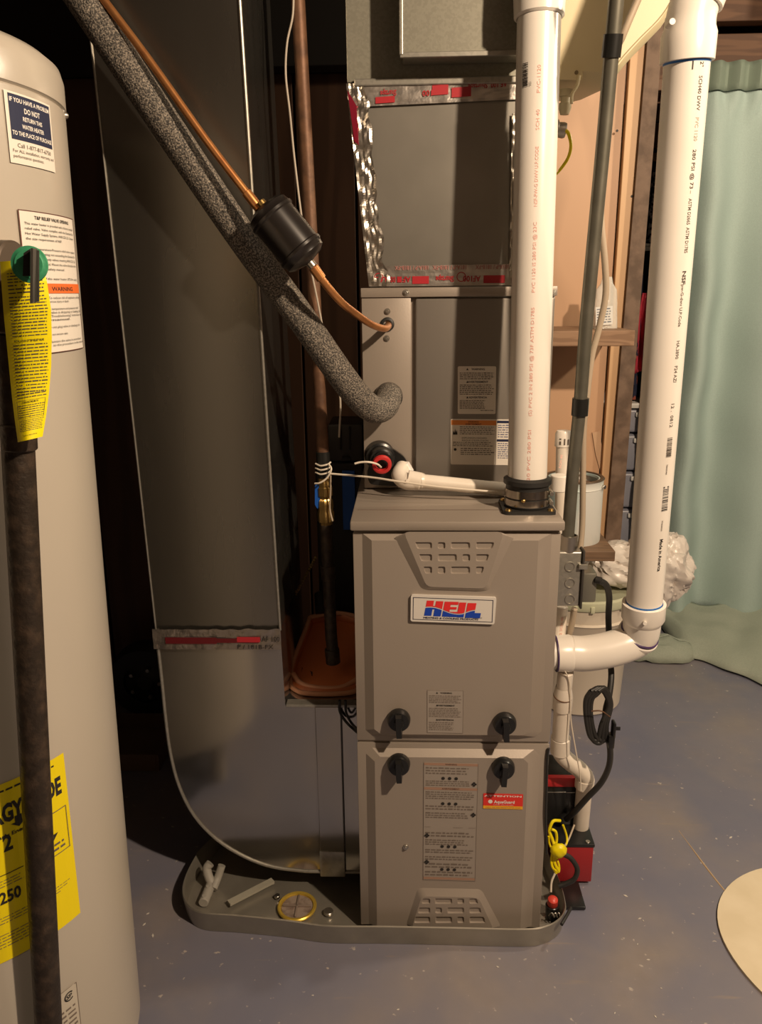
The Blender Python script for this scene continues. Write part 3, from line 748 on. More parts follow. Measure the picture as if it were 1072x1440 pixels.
# ================================================================ COIL CASE
CY = .216; CT = FTOP+.384; cx0, cx1 = -.17, .19
co = thing('coil_case', 'grey evaporator coil case standing on the furnace, with recessed front panel', 'air conditioner coil', (.01, .45, FTOP))
part('casing', box(NB(), (cx0, CY+.010, FTOP), (cx1, .74, CT), .002), CASE, co)
xs1 = at(578, 550, y=CY).x; xs2 = at(584, 550, y=CY).x
part('side_panel', box(NB(), (cx0, CY-.002, FTOP+.004), (xs1, CY+.010, CT-.016), .0015), CASE, co, 'grey strip with pipe ports')
part('top_flange', box(NB(), (cx0-.001, CY-.006, CT-.016), (cx1+.001, CY+.012, CT+.001), .0015), CASE, co)
part('access_panel', box(NB(), (xs2, CY-.001, FTOP+.012), (cx1-.002, CY+.010, CT-.018), .004, 3), CASED, co, 'satin access panel with shadow put into its colour')
for px, py in ((571, 411.5), (545, 438), (544, 476), (778, 412)):
    q = at(px, py, y=CY-.006); q.y = CY-.002 if py > 420 else CY-.006
    part('screw', merge(cyl(NB(), q, q+V((0, -.002, 0)), .0058, 14), cyl(NB(), q+V((0, -.002, 0)), q+V((0, -.005, 0)), .0034, 6)), ZINC, co)
for px, py, r_ in ((545, 456, .0115), (547, 555, .019)):
    q = at(px, py, y=CY-.003); g = NB(); lathe(g, q+V((0, .006, 0)), q-V((0, 1, 0)), [(0, r_+.001), (.008, r_+.0015), (.010, r_-.001), (.010, r_-.004), (.002, r_-.005), (.002, 0)], 28)
    part('grommet', g, RUB, co)
yl = CY-.001
c = plane_canvas(at(644, 515, y=yl), at(698, 515, y=yl), at(644, 582, y=yl)); c.base(PAPER, .003)
for f, tt in ((.93, 'WARNING'), (.665, 'AVERTISSEMENT'), (.34, 'ADVERTENCIA')):
    c.text(tt, c.w*.53, c.h*(f-.01), .0052, INK, 'c', bold=.02); warn_tri(c, c.w*.22, c.h*(f-.01), .0045)
INKM = mat('ink_mid', (.13, .105, .085), .6)
c.lines(c.w*.05, c.h*.72, c.w*.95, c.h*.88, 4, INKM); c.lines(c.w*.05, c.h*.40, c.w*.95, c.h*.63, 6, INKM); c.lines(c.w*.05, c.h*.10, c.w*.74, c.h*.30, 6, INKM); c.lines(c.w*.6, c.h*.06, c.w*.95, c.h*.09, 1, INKM)
finish(c, 'warning_label', co, 'upper white warning label')
c = plane_canvas(at(634, 589, y=yl), at(731, 590, y=yl), at(634, 653, y=yl)); c.base(PAPER, .003)
W1 = c.w*.66
c.rect(.001, c.h*.87, W1, c.h*.975, mat('orange_band', (.72, .24, .05), .5)); c.text('WARNING', W1*.5, c.h*.925, .0042, INK, 'c', bold=.02); c.text('AVERTISSEMENT', W1*.5, c.h*.875, .0042, INK, 'c', bold=.02)
c.lines(W1*.20, c.h*.66, W1*.97, c.h*.85, 5, INKM); c.text('EXPLOSION HAZARD', W1*.25, c.h*.575, .0042, INK, width=W1*.55); c.text('RISQUE D\'EXPLOSION', W1*.25, c.h*.52, .0042, INK, width=W1*.58)
c.lines(W1*.05, c.h*.40, W1*.95, c.h*.51, 3, INKM); c.lines(W1*.22, c.h*.21, W1*.97, c.h*.38, 4, INKM)
c.poly([(W1*.05, c.h*.66), (W1*.15, c.h*.66), (W1*.14, c.h*.76), (W1*.115, c.h*.71), (W1*.10, c.h*.79), (W1*.08, c.h*.70), (W1*.055, c.h*.75)], INK); c.ring(W1*.10, c.h*.335, .0028, .0028, INK, n=8)
c.rect(W1, 0, W1+.0006, c.h, INKB); c.rect(W1+.002, c.h*.92, c.w-.002, c.h*.975, NAVY); c.rect(W1+.002, c.h*.52, c.w-.002, c.h*.57, NAVY)
c.lines(W1+.004, c.h*.60, c.w-.004, c.h*.90, 6, mat('ink_blue', (.16, .17, .26), .6)); c.lines(W1+.004, c.h*.14, c.w-.004, c.h*.50, 8, MATS['ink_blue'])
finish(c, 'hazard_label', co, 'lower wide label with orange heading')
# rust stain kept as colour of the surface is omitted: too faint

# ================================================================ PLENUM AND TRUNK
pn = thing('plenum', 'flared sheet metal plenum sealed with foil tape above the coil case', 'duct', (.02, .45, CT))
PY = CY+.016
bl, br = at(521, 404, y=PY), V((cx1-.006, PY, 0)); tl, tr = at(489, 118, y=PY), None
bl.z = CT+.001; ztop_p = tl.z
bm = NB(); xr_t = at(742, 200, y=PY).x
A_ = [V((bl.x, PY, bl.z)), V((at(736, 400, y=PY).x, PY, bl.z)), V((at(736, 400, y=PY).x, .72, bl.z)), V((bl.x, .72, bl.z))]
B_ = [V((tl.x, PY, ztop_p)), V((xr_t, PY, ztop_p)), V((xr_t, .72, ztop_p)), V((tl.x, .72, ztop_p))]
frustum(bm, A_, B_)
part('body', bm, mat('plenum_steel', (.27, .255, .225), .36, .7, (.32, .30, .265), 9, bump=.1, bscale=6), pn, smooth=0)
def tape(name, P0, P1, w0, w1, lab=None, n=60, m_=FOIL, amp=.0016, wob=.10, par=None):
    """crinkled tape strip from P0 to P1; w0,w1 = the two edge offset vectors"""
    P0, P1, w0, w1 = V(P0), V(P1), V(w0), V(w1); g = []
    nrm = (P1-P0).cross(w0).normalized()
    if nrm.y > 0: nrm = -nrm
    for i in range(n+1):
        f = i/n; c_ = P0.lerp(P1, f); wv_ = w0.lerp(w1, f); k = 1+wob*noise.noise(V((f*14, P0.x*9, 3)))
        g.append([c_ + wv_*(j/8)*k + nrm*(.0018+amp*.5+amp*noise.noise(V((f*n*.22, j*.55, P0.z*20)))) for j in range(9)])
    return part(name, sheet(NB(), g), m_, par or pn, lab, smooth=0)
e = V((0, -.0005, 0))
def pf(px, py): return at(px, py, y=PY-.0035)
tape('foil_tape', pf(519, 403), V((at(736, 400, y=PY).x, PY-.0035, pf(519, 403).z)), (0, 0, pf(519, 374).z-pf(519, 403).z), (0, 0, pf(519, 374).z-pf(519, 403).z), 'bottom foil tape strip with upside-down red print', m_=FOIL2, amp=.0006, wob=.03)
tape('foil_tape', pf(497, 151), V((xr_t, PY-.0035, pf(497, 158).z+.016)), (0, 0, pf(500, 122).z-pf(500, 153).z), (0, 0, pf(500, 118).z-pf(500, 150).z), 'upper foil tape strip with red print', m_=FOIL2, amp=.0010, wob=.05)
tape('foil_tape', pf(519, 402), pf(487, 118), (pf(545, 402)-pf(519, 402)), (pf(513, 118)-pf(487, 118)), 'crumpled foil tape down the left edge', amp=.0028, wob=.25, n=90)
tape('foil_tape', pf(716, 400), pf(720, 160), V((.02, 0, 0)), V((.02, 0, 0)), 'foil tape down the right edge', amp=.0020, wob=.25, n=90)
def print_strip(name, a, b, hgt, words, m_, flip, par, rects=()):
    a, b = V(a), V(b); U = (b-a).normalized(); Wd = V((0, 0, 1)); mk = lambda: Canvas(lambda u, v, d: a+U*u+Wd*v+V((0, -.0006-d, 0)), (b-a).length, hgt)
    for u, v, wd, h, s in words: c = mk(); c.text(s, u*c.w+(wd*c.w if flip else 0), v*hgt, h*hgt, m_, width=wd*c.w, bold=.02, flip=flip); finish(c, name, par)
    for u, v, wd, h in rects: c = mk(); c.rect(u*c.w, v*hgt, (u+wd)*c.w, (v+h)*hgt, m_); finish(c, name, par)
zz0 = pf(519, 401).z; hh = pf(519, 374).z-zz0; X0, X1 = pf(524, 400).x, at(736, 400, y=PY).x
print_strip('tape_print', (X0, PY-.0062, zz0), (X1, PY-.0062, zz0), hh, [
    (.02, .42, .075, .40, 'UL'), (.12, .42, .035, .42, '00'), (.165, .42, .03, .42, '1'), (.20, .42, .055, .42, 'AF'), (.42, .42, .12, .42, 'Shurtape'), (.60, .42, .06, .42, '100'), (.665, .42, .05, .42, 'AF')], REDINK, True, pn, [(.265, .04, .11, .40), (.735, .04, .14, .40)])
print_strip('tape_print', (X0, PY-.0062, zz0), (X1, PY-.0062, zz0), hh, [(.15, .98, .22, .30, '181A-P / 181B-FX'), (.40, .98, .22, .30, '181A-P / 181B-FX'), (.68, .98, .22, .30, '181A-P / 181B-FX')], mat('faded_red', (.40, .17, .15), .6), True, pn)
for u in (.012, .165): c = Canvas(lambda u, v, d: V((X0+u, PY-.0066-d, zz0+v)), 1, 1); c.ring(u, hh*.38, .0088, .0015, REDINK); finish(c, 'tape_print', pn)
zz1 = pf(500, 149).z; hh1 = pf(500, 124).z-zz1; XA, XB = pf(517, 140).x, xr_t
print_strip('tape_print', (XA, PY-.0066, zz1), (XB, PY-.0066, zz1+.013), hh1, [(.08, .75, .10, .45, 'Shurtape'), (.34, .60, .06, .45, '100'), (.62, .78, .12, .40, 'Shurtape'), (.76, .78, .10, .40, 'AF 100')], REDINK, True, pn, [(.05, .06, .12, .36), (.40, .30, .10, .55), (.52, .10, .12, .55)])
part('tape_print', prism(NB(), [pf(489, 128)+V((0, -.0062, 0)), pf(502, 150)+V((0, -.0062, 0)), pf(505, 205)+V((0, -.0062, 0)), pf(499, 200)+V((0, -.0062, 0))], (0, .004, 0)), mat('foil_red', (.36, .02, .05), .3, .6), pn, smooth=0)
# trunk above
tk = thing('trunk_duct', 'spangled galvanised supply trunk duct over the plenum', 'duct', (.02, .45, ztop_p))
part('body', box(NB(), (at(487, 60, y=PY).x, PY-.002, ztop_p+.001), (xr_t, .74, 2.26), .002), TRUNK, tk, smooth=0)
zr = at(560, 108, y=PY-.01).z
part('drive_cleat', box(NB(), (tl.x+.012, PY-.010, ztop_p-.006), (xr_t, PY-.0015, ztop_p+.006), .002), GALV, tk, smooth=0)
br_ = thing('branch_duct', 'smaller galvanised branch duct box on the front of the trunk', 'duct', (.05, .2, 1.6))
yb_ = .17; a_, b_ = at(566, 78, y=yb_), at(748, 78, y=yb_)
part('body', box(NB(), (a_.x, yb_, a_.z), (b_.x, PY-.004, 2.26), .002), TRUNK, br_, smooth=0)
part('flange', box(NB(), (a_.x-.004, yb_-.004, a_.z-.004), (b_.x, yb_+.002, a_.z+.004), .001), GALV, br_, smooth=0)
part('flange', box(NB(), (a_.x-.005, yb_-.006, a_.z), (a_.x+.001, yb_+.004, 2.26), .001), GALV, br_, smooth=0)

# ================================================================ RETURN DUCT
rd = thing('return_duct', 'tall plain sheet metal return duct dropping to a curved elbow beside the furnace', 'duct', (-.45, .35, .0))
YB = .10; YT = .045
LB, RB = at(219.5, 885, y=YB), at(394, 882, y=YB); LT, RT_ = at(122, 0, y=YT), at(337.5, 0, y=YT)
def ext(a, b, z): t = (z-a.z)/(b.z-a.z); return a.lerp(b, t)
LT2, RT2 = ext(LB, LT, 2.25), ext(RB, RT_, 2.25)
zsm = LB.z
RB = V((RB.x, RB.y, zsm)); 
bm = NB(); dy = V((0, .30, 0))
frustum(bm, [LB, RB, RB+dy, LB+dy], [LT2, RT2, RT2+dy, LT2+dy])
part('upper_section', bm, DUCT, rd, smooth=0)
def edge_strip(P, r, name, m_=GALV, par=rd): return part(name, tube(NB(), P, r, 8, 0), m_, par)
edge_strip([LB+V((0, -.001, 0)), LT2+V((0, -.001, 0))], .0018, 'seam_edge'); edge_strip([RB+V((0, -.001, 0)), RT2+V((0, -.001, 0))], .0028, 'seam_edge')
# elbow outline in its own plane
ez = at(440, 992, y=YB).z; er = at(401, 985, y=YB); er.z = ez
cur = [at(222, 905, y=YB), at(228, 960, y=YB), at(233, 1010, y=YB), at(240, 1060, y=YB), at(252, 1105, y=YB), at(273, 1146, y=YB), at(305, 1180, y=YB), at(345, 1205, y=YB), at(385, 1219, y=YB), at(430, 1225, y=YB)]
cur = catmull(cur, 4); zb_ = cur[-1].z; xe = -HW-.001
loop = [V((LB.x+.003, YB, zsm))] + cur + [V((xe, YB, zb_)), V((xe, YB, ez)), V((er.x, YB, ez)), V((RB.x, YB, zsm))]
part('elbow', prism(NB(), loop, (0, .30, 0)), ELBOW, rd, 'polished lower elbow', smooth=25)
rim = [p+V((0, -.001, 0)) for p in loop[:-4]] + [V((xe-.001, YB-.001, zb_))]
part('elbow_rim', tube(NB(), rim, .0032, 8, 0), GALV, rd)
part('elbow_flange', box(NB(), (er.x+.002, YB-.003, ez-.003), (xe, YB+.02, ez+.003), .001), GALV, rd, smooth=0)
xa, xb = at(447, 1100, y=YB).x, at(482, 1100, y=YB).x
part('lap_strip', box(NB(), (xa, YB-.004, zb_-.004), (xb, YB, ez-.001), .0012), ELBOW, rd, 'overlapping steel strip near the furnace', smooth=0)
part('lap_end', box(NB(), (xa-.001, YB-.007, zb_-.008), (xb+.001, YB-.003, zb_+.055), .002), GALV, rd)
part('lap_seam', box(NB(), (xb+.0005, YB-.0025, zb_), (xb+.0025, YB, ez)), INK, rd)
# tape round the joint
tA, tB = at(217, 912, y=YB-.006), at(396, 908, y=YB-.006); tA2 = at(217, 884, y=YB-.006)
tb_ = V((0, 0, tA2.z-tA.z))
def tape_on_duct():
    return tape('foil_tape', tA, V((tB.x, YB-.006, tA.z)), tb_, tb_, 'foil tape round the duct joint', m_=mat('foil_dull', (.33, .29, .26), .3, .85, (.42, .37, .33), 40, bump=.8, bscale=50), amp=.0016, wob=.08, par=rd)
tape_on_duct()
c = Canvas(lambda u, v, d: V((tA.x+u, YB-.0105-d, tA.z+v)), tB.x-tA.x, tb_.z)
c.rect(c.w*.10, c.h*.30, c.w*.50, c.h*.62, mat('print_dark_red', (.13, .010, .014), .4, .2)); c.rect(c.w*.50, c.h*.36, c.w*.83, c.h*.58, MATS['print_dark_red']); c.rect(c.w*.66, c.h*.40, c.w*.84, c.h*.66, REDINK)
c.text('AF 100', c.w*.85, c.h*.42, c.h*.38, INK, width=c.w*.14); c.text('P / 181B-FX', c.w*.66, c.h*.06, c.h*.30, INK, width=c.w*.28)
finish(c, 'tape_print', rd)

# ================================================================ DRAIN PAN
lipz = .046
lip = [at(790, 1245, z=lipz), at(795, 1265, z=lipz), at(796, 1280, z=lipz), at(788, 1293, z=lipz), at(770, 1303, z=lipz), at(740, 1307, z=lipz), at(640, 1306, z=lipz), at(540, 1304, z=lipz), at(460, 1303, z=lipz), at(400, 1295, z=lipz), at(330, 1288, z=lipz), at(282, 1284, z=lipz), at(262, 1272, z=lipz), at(256, 1252, z=lipz), at(262, 1228, z=lipz), at(277, 1199, z=lipz)]
lip[5].y = lip[6].y = lip[7].y = min(lip[5].y, -.016, lip[7].y); 
LP = catmull(lip, 6); LP = [V((p.x, min(p.y, 9), lipz)) for p in LP]
back = [V((LP[-1].x+.02, LP[-1].y+.05, lipz)), V((-.50, .42, lipz)), V((-.42, .86, lipz)), V((.19, .86, lipz)), V((.205, .30, lipz)), V((.222, .22, lipz))]
ring_ = LP + catmull(back, 4)
pan = thing('drain_pan', 'dented galvanised drain pan under furnace and return elbow', 'drain pan', (-.15, .35, 0))
cen = V((-.15, .35, 0)); bm = NB(); rows = []
for k, (dz, o_) in enumerate(((lipz, .0), (lipz+.002, -.002), (lipz, -.004), (.004, -.010), )):
    rows.append([bm.verts.new(V((p.x, p.y, dz))+(cen-p).xy.normalized().to_3d()*(-o_ if k else 0)) for p in ring_])
botm = [bm.verts.new(V((p.x, p.y, .001))+(cen-p).xy.normalized().to_3d()*.006) for p in ring_]
n = len(ring_)
for A, B in zip([botm]+rows[:3], rows[:3]+[rows[3]]):
    for i in range(n): bm.faces.new((A[i], A[(i+1) % n], B[(i+1) % n], B[i]))
f_ = [bm.verts.new(v.co.copy()) for v in rows[3]]
for t_ in tessellate_polygon([[v.co for v in f_]]):
    bm.faces.new([f_[k] for k in t_])
bmesh.ops.remove_doubles(bm, verts=bm.verts, dist=.0001)
part('tray', bm, mat('pan_steel', (.34, .315, .265), .34, .65, (.41, .38, .325), 16, thr=(.35, .7), bump=.12, bscale=14), pan, smooth=35)
q = at(418, 1276, z=.008)
g = NB(); lathe(g, q, q+V((0, 0, 1)), [(0, .040), (.004, .041), (.006, .039), (.005, .034), (.0, .033)], 40)
df = part('drain_fitting', g, mat('brass_ring', (.72, .50, .08), .35, .6), pan, 'yellow ringed drain hole')
g = NB(); lathe(g, q, q+V((0, 0, 1)), [(0, .0335), (.002, .032), (.0025, 0)], 30); part('grate', g, mat('rusty_grate', (.20, .14, .11), .6, .3, (.34, .27, .22), 60, thr=(.4, .6)), df)
for a_ in (.4, 1.3): part('grate_bar', box(NB(), q+V((-.03, -.002, .002)), q+V((.03, .002, .006)), .001), mat('grate_bar', (.28, .22, .18), .5, .4), df) if a_ < 1 else part('grate_bar', box(NB(), q+V((-.002, -.03, .002)), q+V((.002, .03, .006)), .001), MATS['grate_bar'], df)
for px, py in ((390, 1262), (462, 1284)):
    p = at(px, py, z=.008); g = NB(); cyl(g, p, p+V((0, 0, .006)), .010 if px > 400 else .006, 12); part('rivet', g, ZINC, pan)
p = at(517, 1311, z=.03); part('front_plug', cyl(NB(), V((p.x, -.022, .022)), V((p.x, -.030, .022)), .0125, 24), mat('plug_grey', (.42, .38, .34), .6), pan, 'pale grey plug in the front lip') 
# loose plastic bits in the pan
PB = mat('dusty_pvc', (.34, .32, .28), .55)
p1_, p2_, p3_ = at(292, 1215, z=.05), at(292, 1240, z=.018), at(303, 1250, z=.015)
g = tube(NB(), [at(296, 1214, z=.055), at(291, 1222, z=.045), at(297, 1240, z=.022), at(306, 1246, z=.016)], .0095, 14, 6)
e1 = single('plastic_elbow', g, PB, 'grey plastic elbow fitting leaning in the left end of the pan', 'pipe fitting')
g = tube(NB(), [at(312, 1217, z=.05), at(306, 1235, z=.026), at(300, 1250, z=.016)], .0085, 14, 6)
single('plastic_elbow', g, PB, 'straighter grey plastic fitting right of the bent one in the pan', 'pipe fitting')
g = cyl(NB(), at(297, 1243, z=.016), at(286, 1270, z=.016), .0105, 18)
for f in (.35, .85):
    q = at(297, 1243, z=.016).lerp(at(286, 1270, z=.016), f); cyl(g, q+V((0, 0, .0095)), q+V((0, 0, .0115)), .0045, 10)
single('plastic_strip', g, PB, 'short grey plastic pipe with two holes at the pan\'s left rim', 'pipe')
g = box(NB(), (0, -.007, 0), (1, .007, .006), .0); a_, b_ = at(322, 1272, z=.012), at(384, 1240, z=.012)
d_ = (b_-a_); M = Matrix.Translation(a_) @ d_.to_track_quat('X', 'Z').to_matrix().to_4x4() @ Matrix.Scale(d_.length, 4, V((1, 0, 0)))
bmesh.ops.transform(g, matrix=M, verts=g.verts)
single('paint_stick', g, mat('stick', (.33, .31, .25), .7), 'flat pale stick lying across the pan floor', 'stick', smooth=0)

# ================================================================ FLUE AND INTAKE PIPES
fb = at(741, 704, y=.075); fb.z = FTOP
fa_ = at(758, 40, y=.115); fd = (fa_-fb).normalized()
t = thing('flue_pipe', 'upright white flue pipe with red print rising from the furnace top', 'pipe', fb)
RF = .0345
def fp(z): return fb + fd*((z-fb.z)/fd.z)
g = cyl(NB(), fp(.885), fp(1.68), RF, 48); part('pipe', g, PVC, t)
g = NB(); lathe(g, fp(1.655), fp(2.2), [(0, RF+.001), (.003, RF+.005), (.03, RF+.0065), (.34, RF+.0065)], 48); part('pipe_socket', g, PVC, t)
c = Canvas(on_pipe(fp(.90), fp(1.65), RF, (-.16, -1, 0)), 1, 1); u = .0
c.fn = on_pipe(fp(.90), fp(1.66), RF, (-.10, -1, 0), -1)
for s_, w_ in (('1120 PVC 280 PSI', .12), ('(S) PVC 2 IN 280 PSI @ 73F ASTM D1785', .20), ('PVC 1120 IS 280 PSI @ 23C', .13), ('NSF-PW-G DWV U.P.CODE', .11), ('SCH 40', .05), ('PVC-1120', .06)):
    c = Canvas(on_pipe(fp(.90), fp(1.66), RF, (-.10, -1, 0), 1), 1, 1); c.text(s_, u+.01, -.003, .0075, PINK, width=w_-.02); u += w_+.004; finish(c, 'print', t)
c = Canvas(on_pipe(fp(1.50), fp(1.66), RF, (-.85, -1, 0), 1), 1, 1); barcode(c, .05, -.004, .035, .010, INK); c.text('A07', .05, -.010, .004, INK); finish(c, 'barcode', t)
# rubber coupling with two clamps on a square flange
k = thing('flue_coupling', 'black rubber flue coupling with steel band clamp bolted to furnace top', 'coupling', fb)
q = V((fb.x, fb.y, FTOP))
fo = roundpoly([q+V((-.046, -.046, 0)), q+V((.046, -.046, 0)), q+V((.046, .046, 0)), q+V((-.046, .046, 0))], .01, 3)
part('flange', prism(NB(), fo, (0, 0, .006)), RUB, k)
for sx in (-1, 1):
    for sy in (-1, 1):
        a_ = q+V((sx*.037, sy*.037, .006)); part('screw', lathe(NB(), a_, a_+V((0, 0, 1)), [(0, .006), (.003, .005), (.004, 0)], 12), BRASS, k)
part('sleeve', lathe(NB(), q+V((0, 0, .006)), q+V((0, 0, 1)), [(0, .039), (.004, .041), (.006, .038), (.040, .038), (.042, .0425), (.050, .0425), (.052, .038), (.054, .0345), (.0, .034)], 48), RUB, k)
for z0_ in (.008, .025):
    cp = part('clamp', lathe(NB(), q+V((0, 0, z0_)), q+V((0, 0, 1)), [(0, .0382), (0, .0398), (.014, .0398), (.014, .0382)], 48), STEEL, k, 'stainless band clamp')
    a_ = q+V((.041, -.008, z0_+.006)); part('clamp_screw', cyl(NB(), a_+V((0, -.010, 0)), a_+V((0, .012, 0)), .004, 10), ZINC, cp)
a_ = q+V((-.012, -.0402, .024)); part('tab', ball(NB(), a_, .003, (1.4, .5, 1), 2), BRASS, k)

# intake: coupling, elbow, riser
YI = .13
it = thing('intake_coupling', 'black rubber intake coupling on the right side of the furnace', 'coupling', at(781, 919, y=YI))
ic = at(781, 919, y=YI); ic.x = HW
part('sleeve', lathe(NB(), ic, ic+V((1, 0, 0)), [(0, .040), (.006, .041), (.008, .037), (.018, .037), (.019, .034), (0, .033)], 40), RUB, it)
part('side_flange', box(NB(), ic+V((0, -.043, -.043)), ic+V((.004, .043, .043)), .001), RUB, it)
RI = .0345
el = thing('intake_elbow', 'white plastic elbow fitting turning from furnace side up to the intake pipe', 'pipe fitting', ic)
pb_ = at(905.5, 856, y=.125); pt_ = at(966, 92, y=.035); pd = (pt_-pb_).normalized()
part('stub_pipe', cyl(NB(), ic+V((.006, 0, 0)), ic+V((.05, 0, .001)), .0315, 40), PVC, el)
part('stub_hub', lathe(NB(), ic+V((.028, 0, .0)), ic+V((1, 0, .03)), [(0, .031), (.001, .0355), (.026, .037), (.032, .0345), (.034, .033)], 40), PVC, el)
part('glue_ring', lathe(NB(), ic+V((.026, 0, 0)), ic+V((1, 0, .03)), [(0, .0318), (.0005, .0362), (.0028, .0362), (.003, .0318)], 40), PURPLE, el)
sw = [ic+V((.058, 0, .001)), at(822, 919, y=YI), at(850, 915, y=YI), at(875, 908, y=YI+.003), at(893, 900, y=YI+.008), at(899, 890, y=YI+.006)]
part('sweep', tube(NB(), sw, RI+.0005, 40, 10), PVC, el)
j0 = at(893, 893, y=YI-.004); 
up0 = at(897, 894, y=YI+.010); axis = (pb_-up0).normalized(); jd = V((.30, -.42, .86)).normalized()
part('street_sweep', tube(NB(), [up0-jd*.004, up0+jd*.012, at(904, 868, y=YI-.004), pb_-pd*.004], RI+.001, 40, 10), PVC, el)
part('joint_lip', lathe(NB(), up0-jd*.004, up0+jd, [(0, RI+.001), (.001, RI+.0055), (.008, RI+.006), (.010, RI+.004)], 44), PVC, el)
part('glue_ring', lathe(NB(), up0+jd*.006, up0+jd, [(0, RI+.001), (.001, RI+.0040), (.0048, RI+.0040), (.006, RI+.001)], 44), PURPLE, el)
part('upper_hub', lathe(NB(), pb_-pd*.030, pb_+pd, [(0, RI), (.006, RI+.0035), (.012, RI+.0062), (.043, RI+.0062), (.044, RI+.0005)], 48), PVC, el)
q = at(909, 876, y=.085); part('mould_pip', cyl(NB(), q+V((0, .012, 0)), q+V((-.004, -.006, .001)), .0036, 14), PVC, el)
c = Canvas(on_pipe(up0-axis*.01, up0+axis*.03, RI+.0016, (-.12, -1, -.2)), 1, 1)
for i in range(9): c.rect(random.uniform(-.004, .010), random.uniform(-.007, .007), random.uniform(-.004, .012), random.uniform(-.007, .007), INK)
finish(c, 'smudged_mark', el)
it2 = thing('intake_pipe', 'thick white printed intake pipe leaning on the right of the furnace', 'pipe', pb_)
RP = .0335; P0, P1 = pb_-pd*.0, pt_
part('pipe', cyl(NB(), P0, P1+pd*.01, RP, 56), PVC, it2)
part('primer_ring', lathe(NB(), pb_+pd*.013, pb_+pd, [(0, RP), (.0004, RP+.0006), (.0030, RP+.0006), (.004, RP)], 48), PRIMER, it2)
part('primer_ring', lathe(NB(), pt_+pd*.001, pt_+pd*2, [(0, RP), (.0004, RP+.0007), (.009, RP+.0007), (.0095, RP)], 48), PRIMER, it2, 'blue primer smear under the top fitting')
Lp = (P1-P0).length
def along(py):  # distance below the top of the pipe for a print at height py on its face
    best = min(range(401), key=lambda i: abs(projy(P1.lerp(P0, i/400)+V((.0, -RP*.9, 0)))-py)); return Lp*best/400
def projy(p):
    d = p-CAM; return 720-FPX*d.dot(UP)/d.dot(FW)
c = Canvas(on_pipe(P1, P0, RP, (.42, -1, 0), 1), 1, 1)
def pr(y0, y1, s_, h=.0085, b=.012, v=0, m_=INKM):
    a, e_ = along(y0), along(y1); c = Canvas(PF, 1, 1); c.text(s_, a, -.004+v, h, m_, width=e_-a, bold=b); finish(c, 'print', it2)
PF = on_pipe(P1, P0, RP, (.42, -1, 0), 1)
INKD = mat('print_ink', (.07, .055, .045), .6); INKF = mat('print_faint', (.42, .36, .30), .6)
pr(84, 92, '2"', m_=INKD); pr(103, 152, 'SCH40 DWV', m_=INKD); pr(162, 195, 'PVC 1120', m_=INKF); pr(208, 262, '280 PSI @ 73', m_=INKD); pr(266, 270, '-', m_=INKF)
pr(277, 353, 'ASTM D2665  ASTM D1785', m_=INKM); pr(380, 397, 'NSF', .0095, .03, m_=INKD); pr(398, 457, 'pw-G-dwv U.P.Code', .0075, m_=INKM)
pr(478, 502, 'HA.3890', m_=INKM); pr(512, 536, 'F24 AZI', m_=INKM); pr(565, 598, '12 .  0812', m_=INKM)
c = Canvas(PF, 1, 1); a, e_ = along(614), along(641); barcode(c, a, -.006, e_-a, .010, INKD); finish(c, 'barcode', it2); pr(650, 665, '7800048', .004, m_=INKM)
c = Canvas(PF, 1, 1); a, e_ = along(682), along(716); barcode(c, a, -.006, e_-a, .012, INK, 20); finish(c, 'barcode', it2); pr(729, 745, '7760020', .004, m_=INKM); pr(756, 802, 'Made in America', .0095, .025, m_=INK)
c = Canvas(on_pipe(P1, P0, RP, (-.05, -1, 0), 1), 1, 1); c.rect(-.012, -.001, .010, .0008, INK); c.rect(-.004, -.0004, -.002, .003, INK); finish(c, 'pen_mark', it2)
te = thing('intake_top_fitting', 'white elbow fitting glued on top of the intake pipe', 'pipe fitting', pt_)
part('hub', lathe(NB(), pt_+pd*.004, pt_+pd*2, [(0, RP), (.0006, RP+.0058), (.036, RP+.0062), (.045, RP+.003), (.06, RP+.002)], 48), PVC, te)
e1_ = pt_+pd*.055; 
part('bend', tube(NB(), [pt_+pd*.04, e1_+V((.003, 0, .02)), e1_+V((.022, .0, .075)), e1_+V((.05, .01, .16)), e1_+V((.08, .02, .26))], RP+.002, 40, 8), PVC, te)
part('lip', lathe(NB(), e1_+V((.005, 0, .026)), e1_+V((.030, .0, .10)), [(0, RP+.001), (.001, RP+.0065), (.022, RP+.0065), (.024, RP+.001)], 44), PVC, te)
q = at(946, 30, y=-.02); part('mould_pip', cyl(NB(), q+V((0, .02, 0)), q, .0045, 12), PVC, te)

# ================================================================ CONDENSATE PIPING
tp = thing('coil_drain', 'white drain pipe with black port and red ring at the coil foot', 'pipe', at(545, 670, y=CY-.02))
q = at(533, 640, y=CY-.002); bk_ = NB()
c0 = at(538, 650, y=CY-.06)
lathe(bk_, at(534, 640, y=CY), c0, [(0, .030), (.02, .028), (.022, .024), (.05, .023), (.052, .020), ((c0-at(534, 640, y=CY)).length, .019), ((c0-at(534, 640, y=CY)).length+.001, 0)], 32)
part('port', bk_, BLK, tp)
lp = [at(516, 662, y=CY-.005), at(530, 632, y=CY-.005), at(550, 628, y=CY-.005), at(570, 642, y=CY-.005), at(580, 668, y=CY-.005), at(560, 682, y=CY-.005), at(520, 680, y=CY-.005)]
part('port_plate', prism(NB(), roundpoly(lp, .01, 3), (0, -.010, 0)), BLK, tp)
q = at(537, 652, y=CY-.070); ax = V((.10, -1, -.25)).normalized()
part('red_ring', lathe(NB(), q, q+ax, [(0, .0165), (.001, .0185), (.007, .0180), (.008, .0165), (.008, .0118), (0, .0112), (0, .0165)], 36), mat('red_ring', (.55, .03, .03), .4), tp)
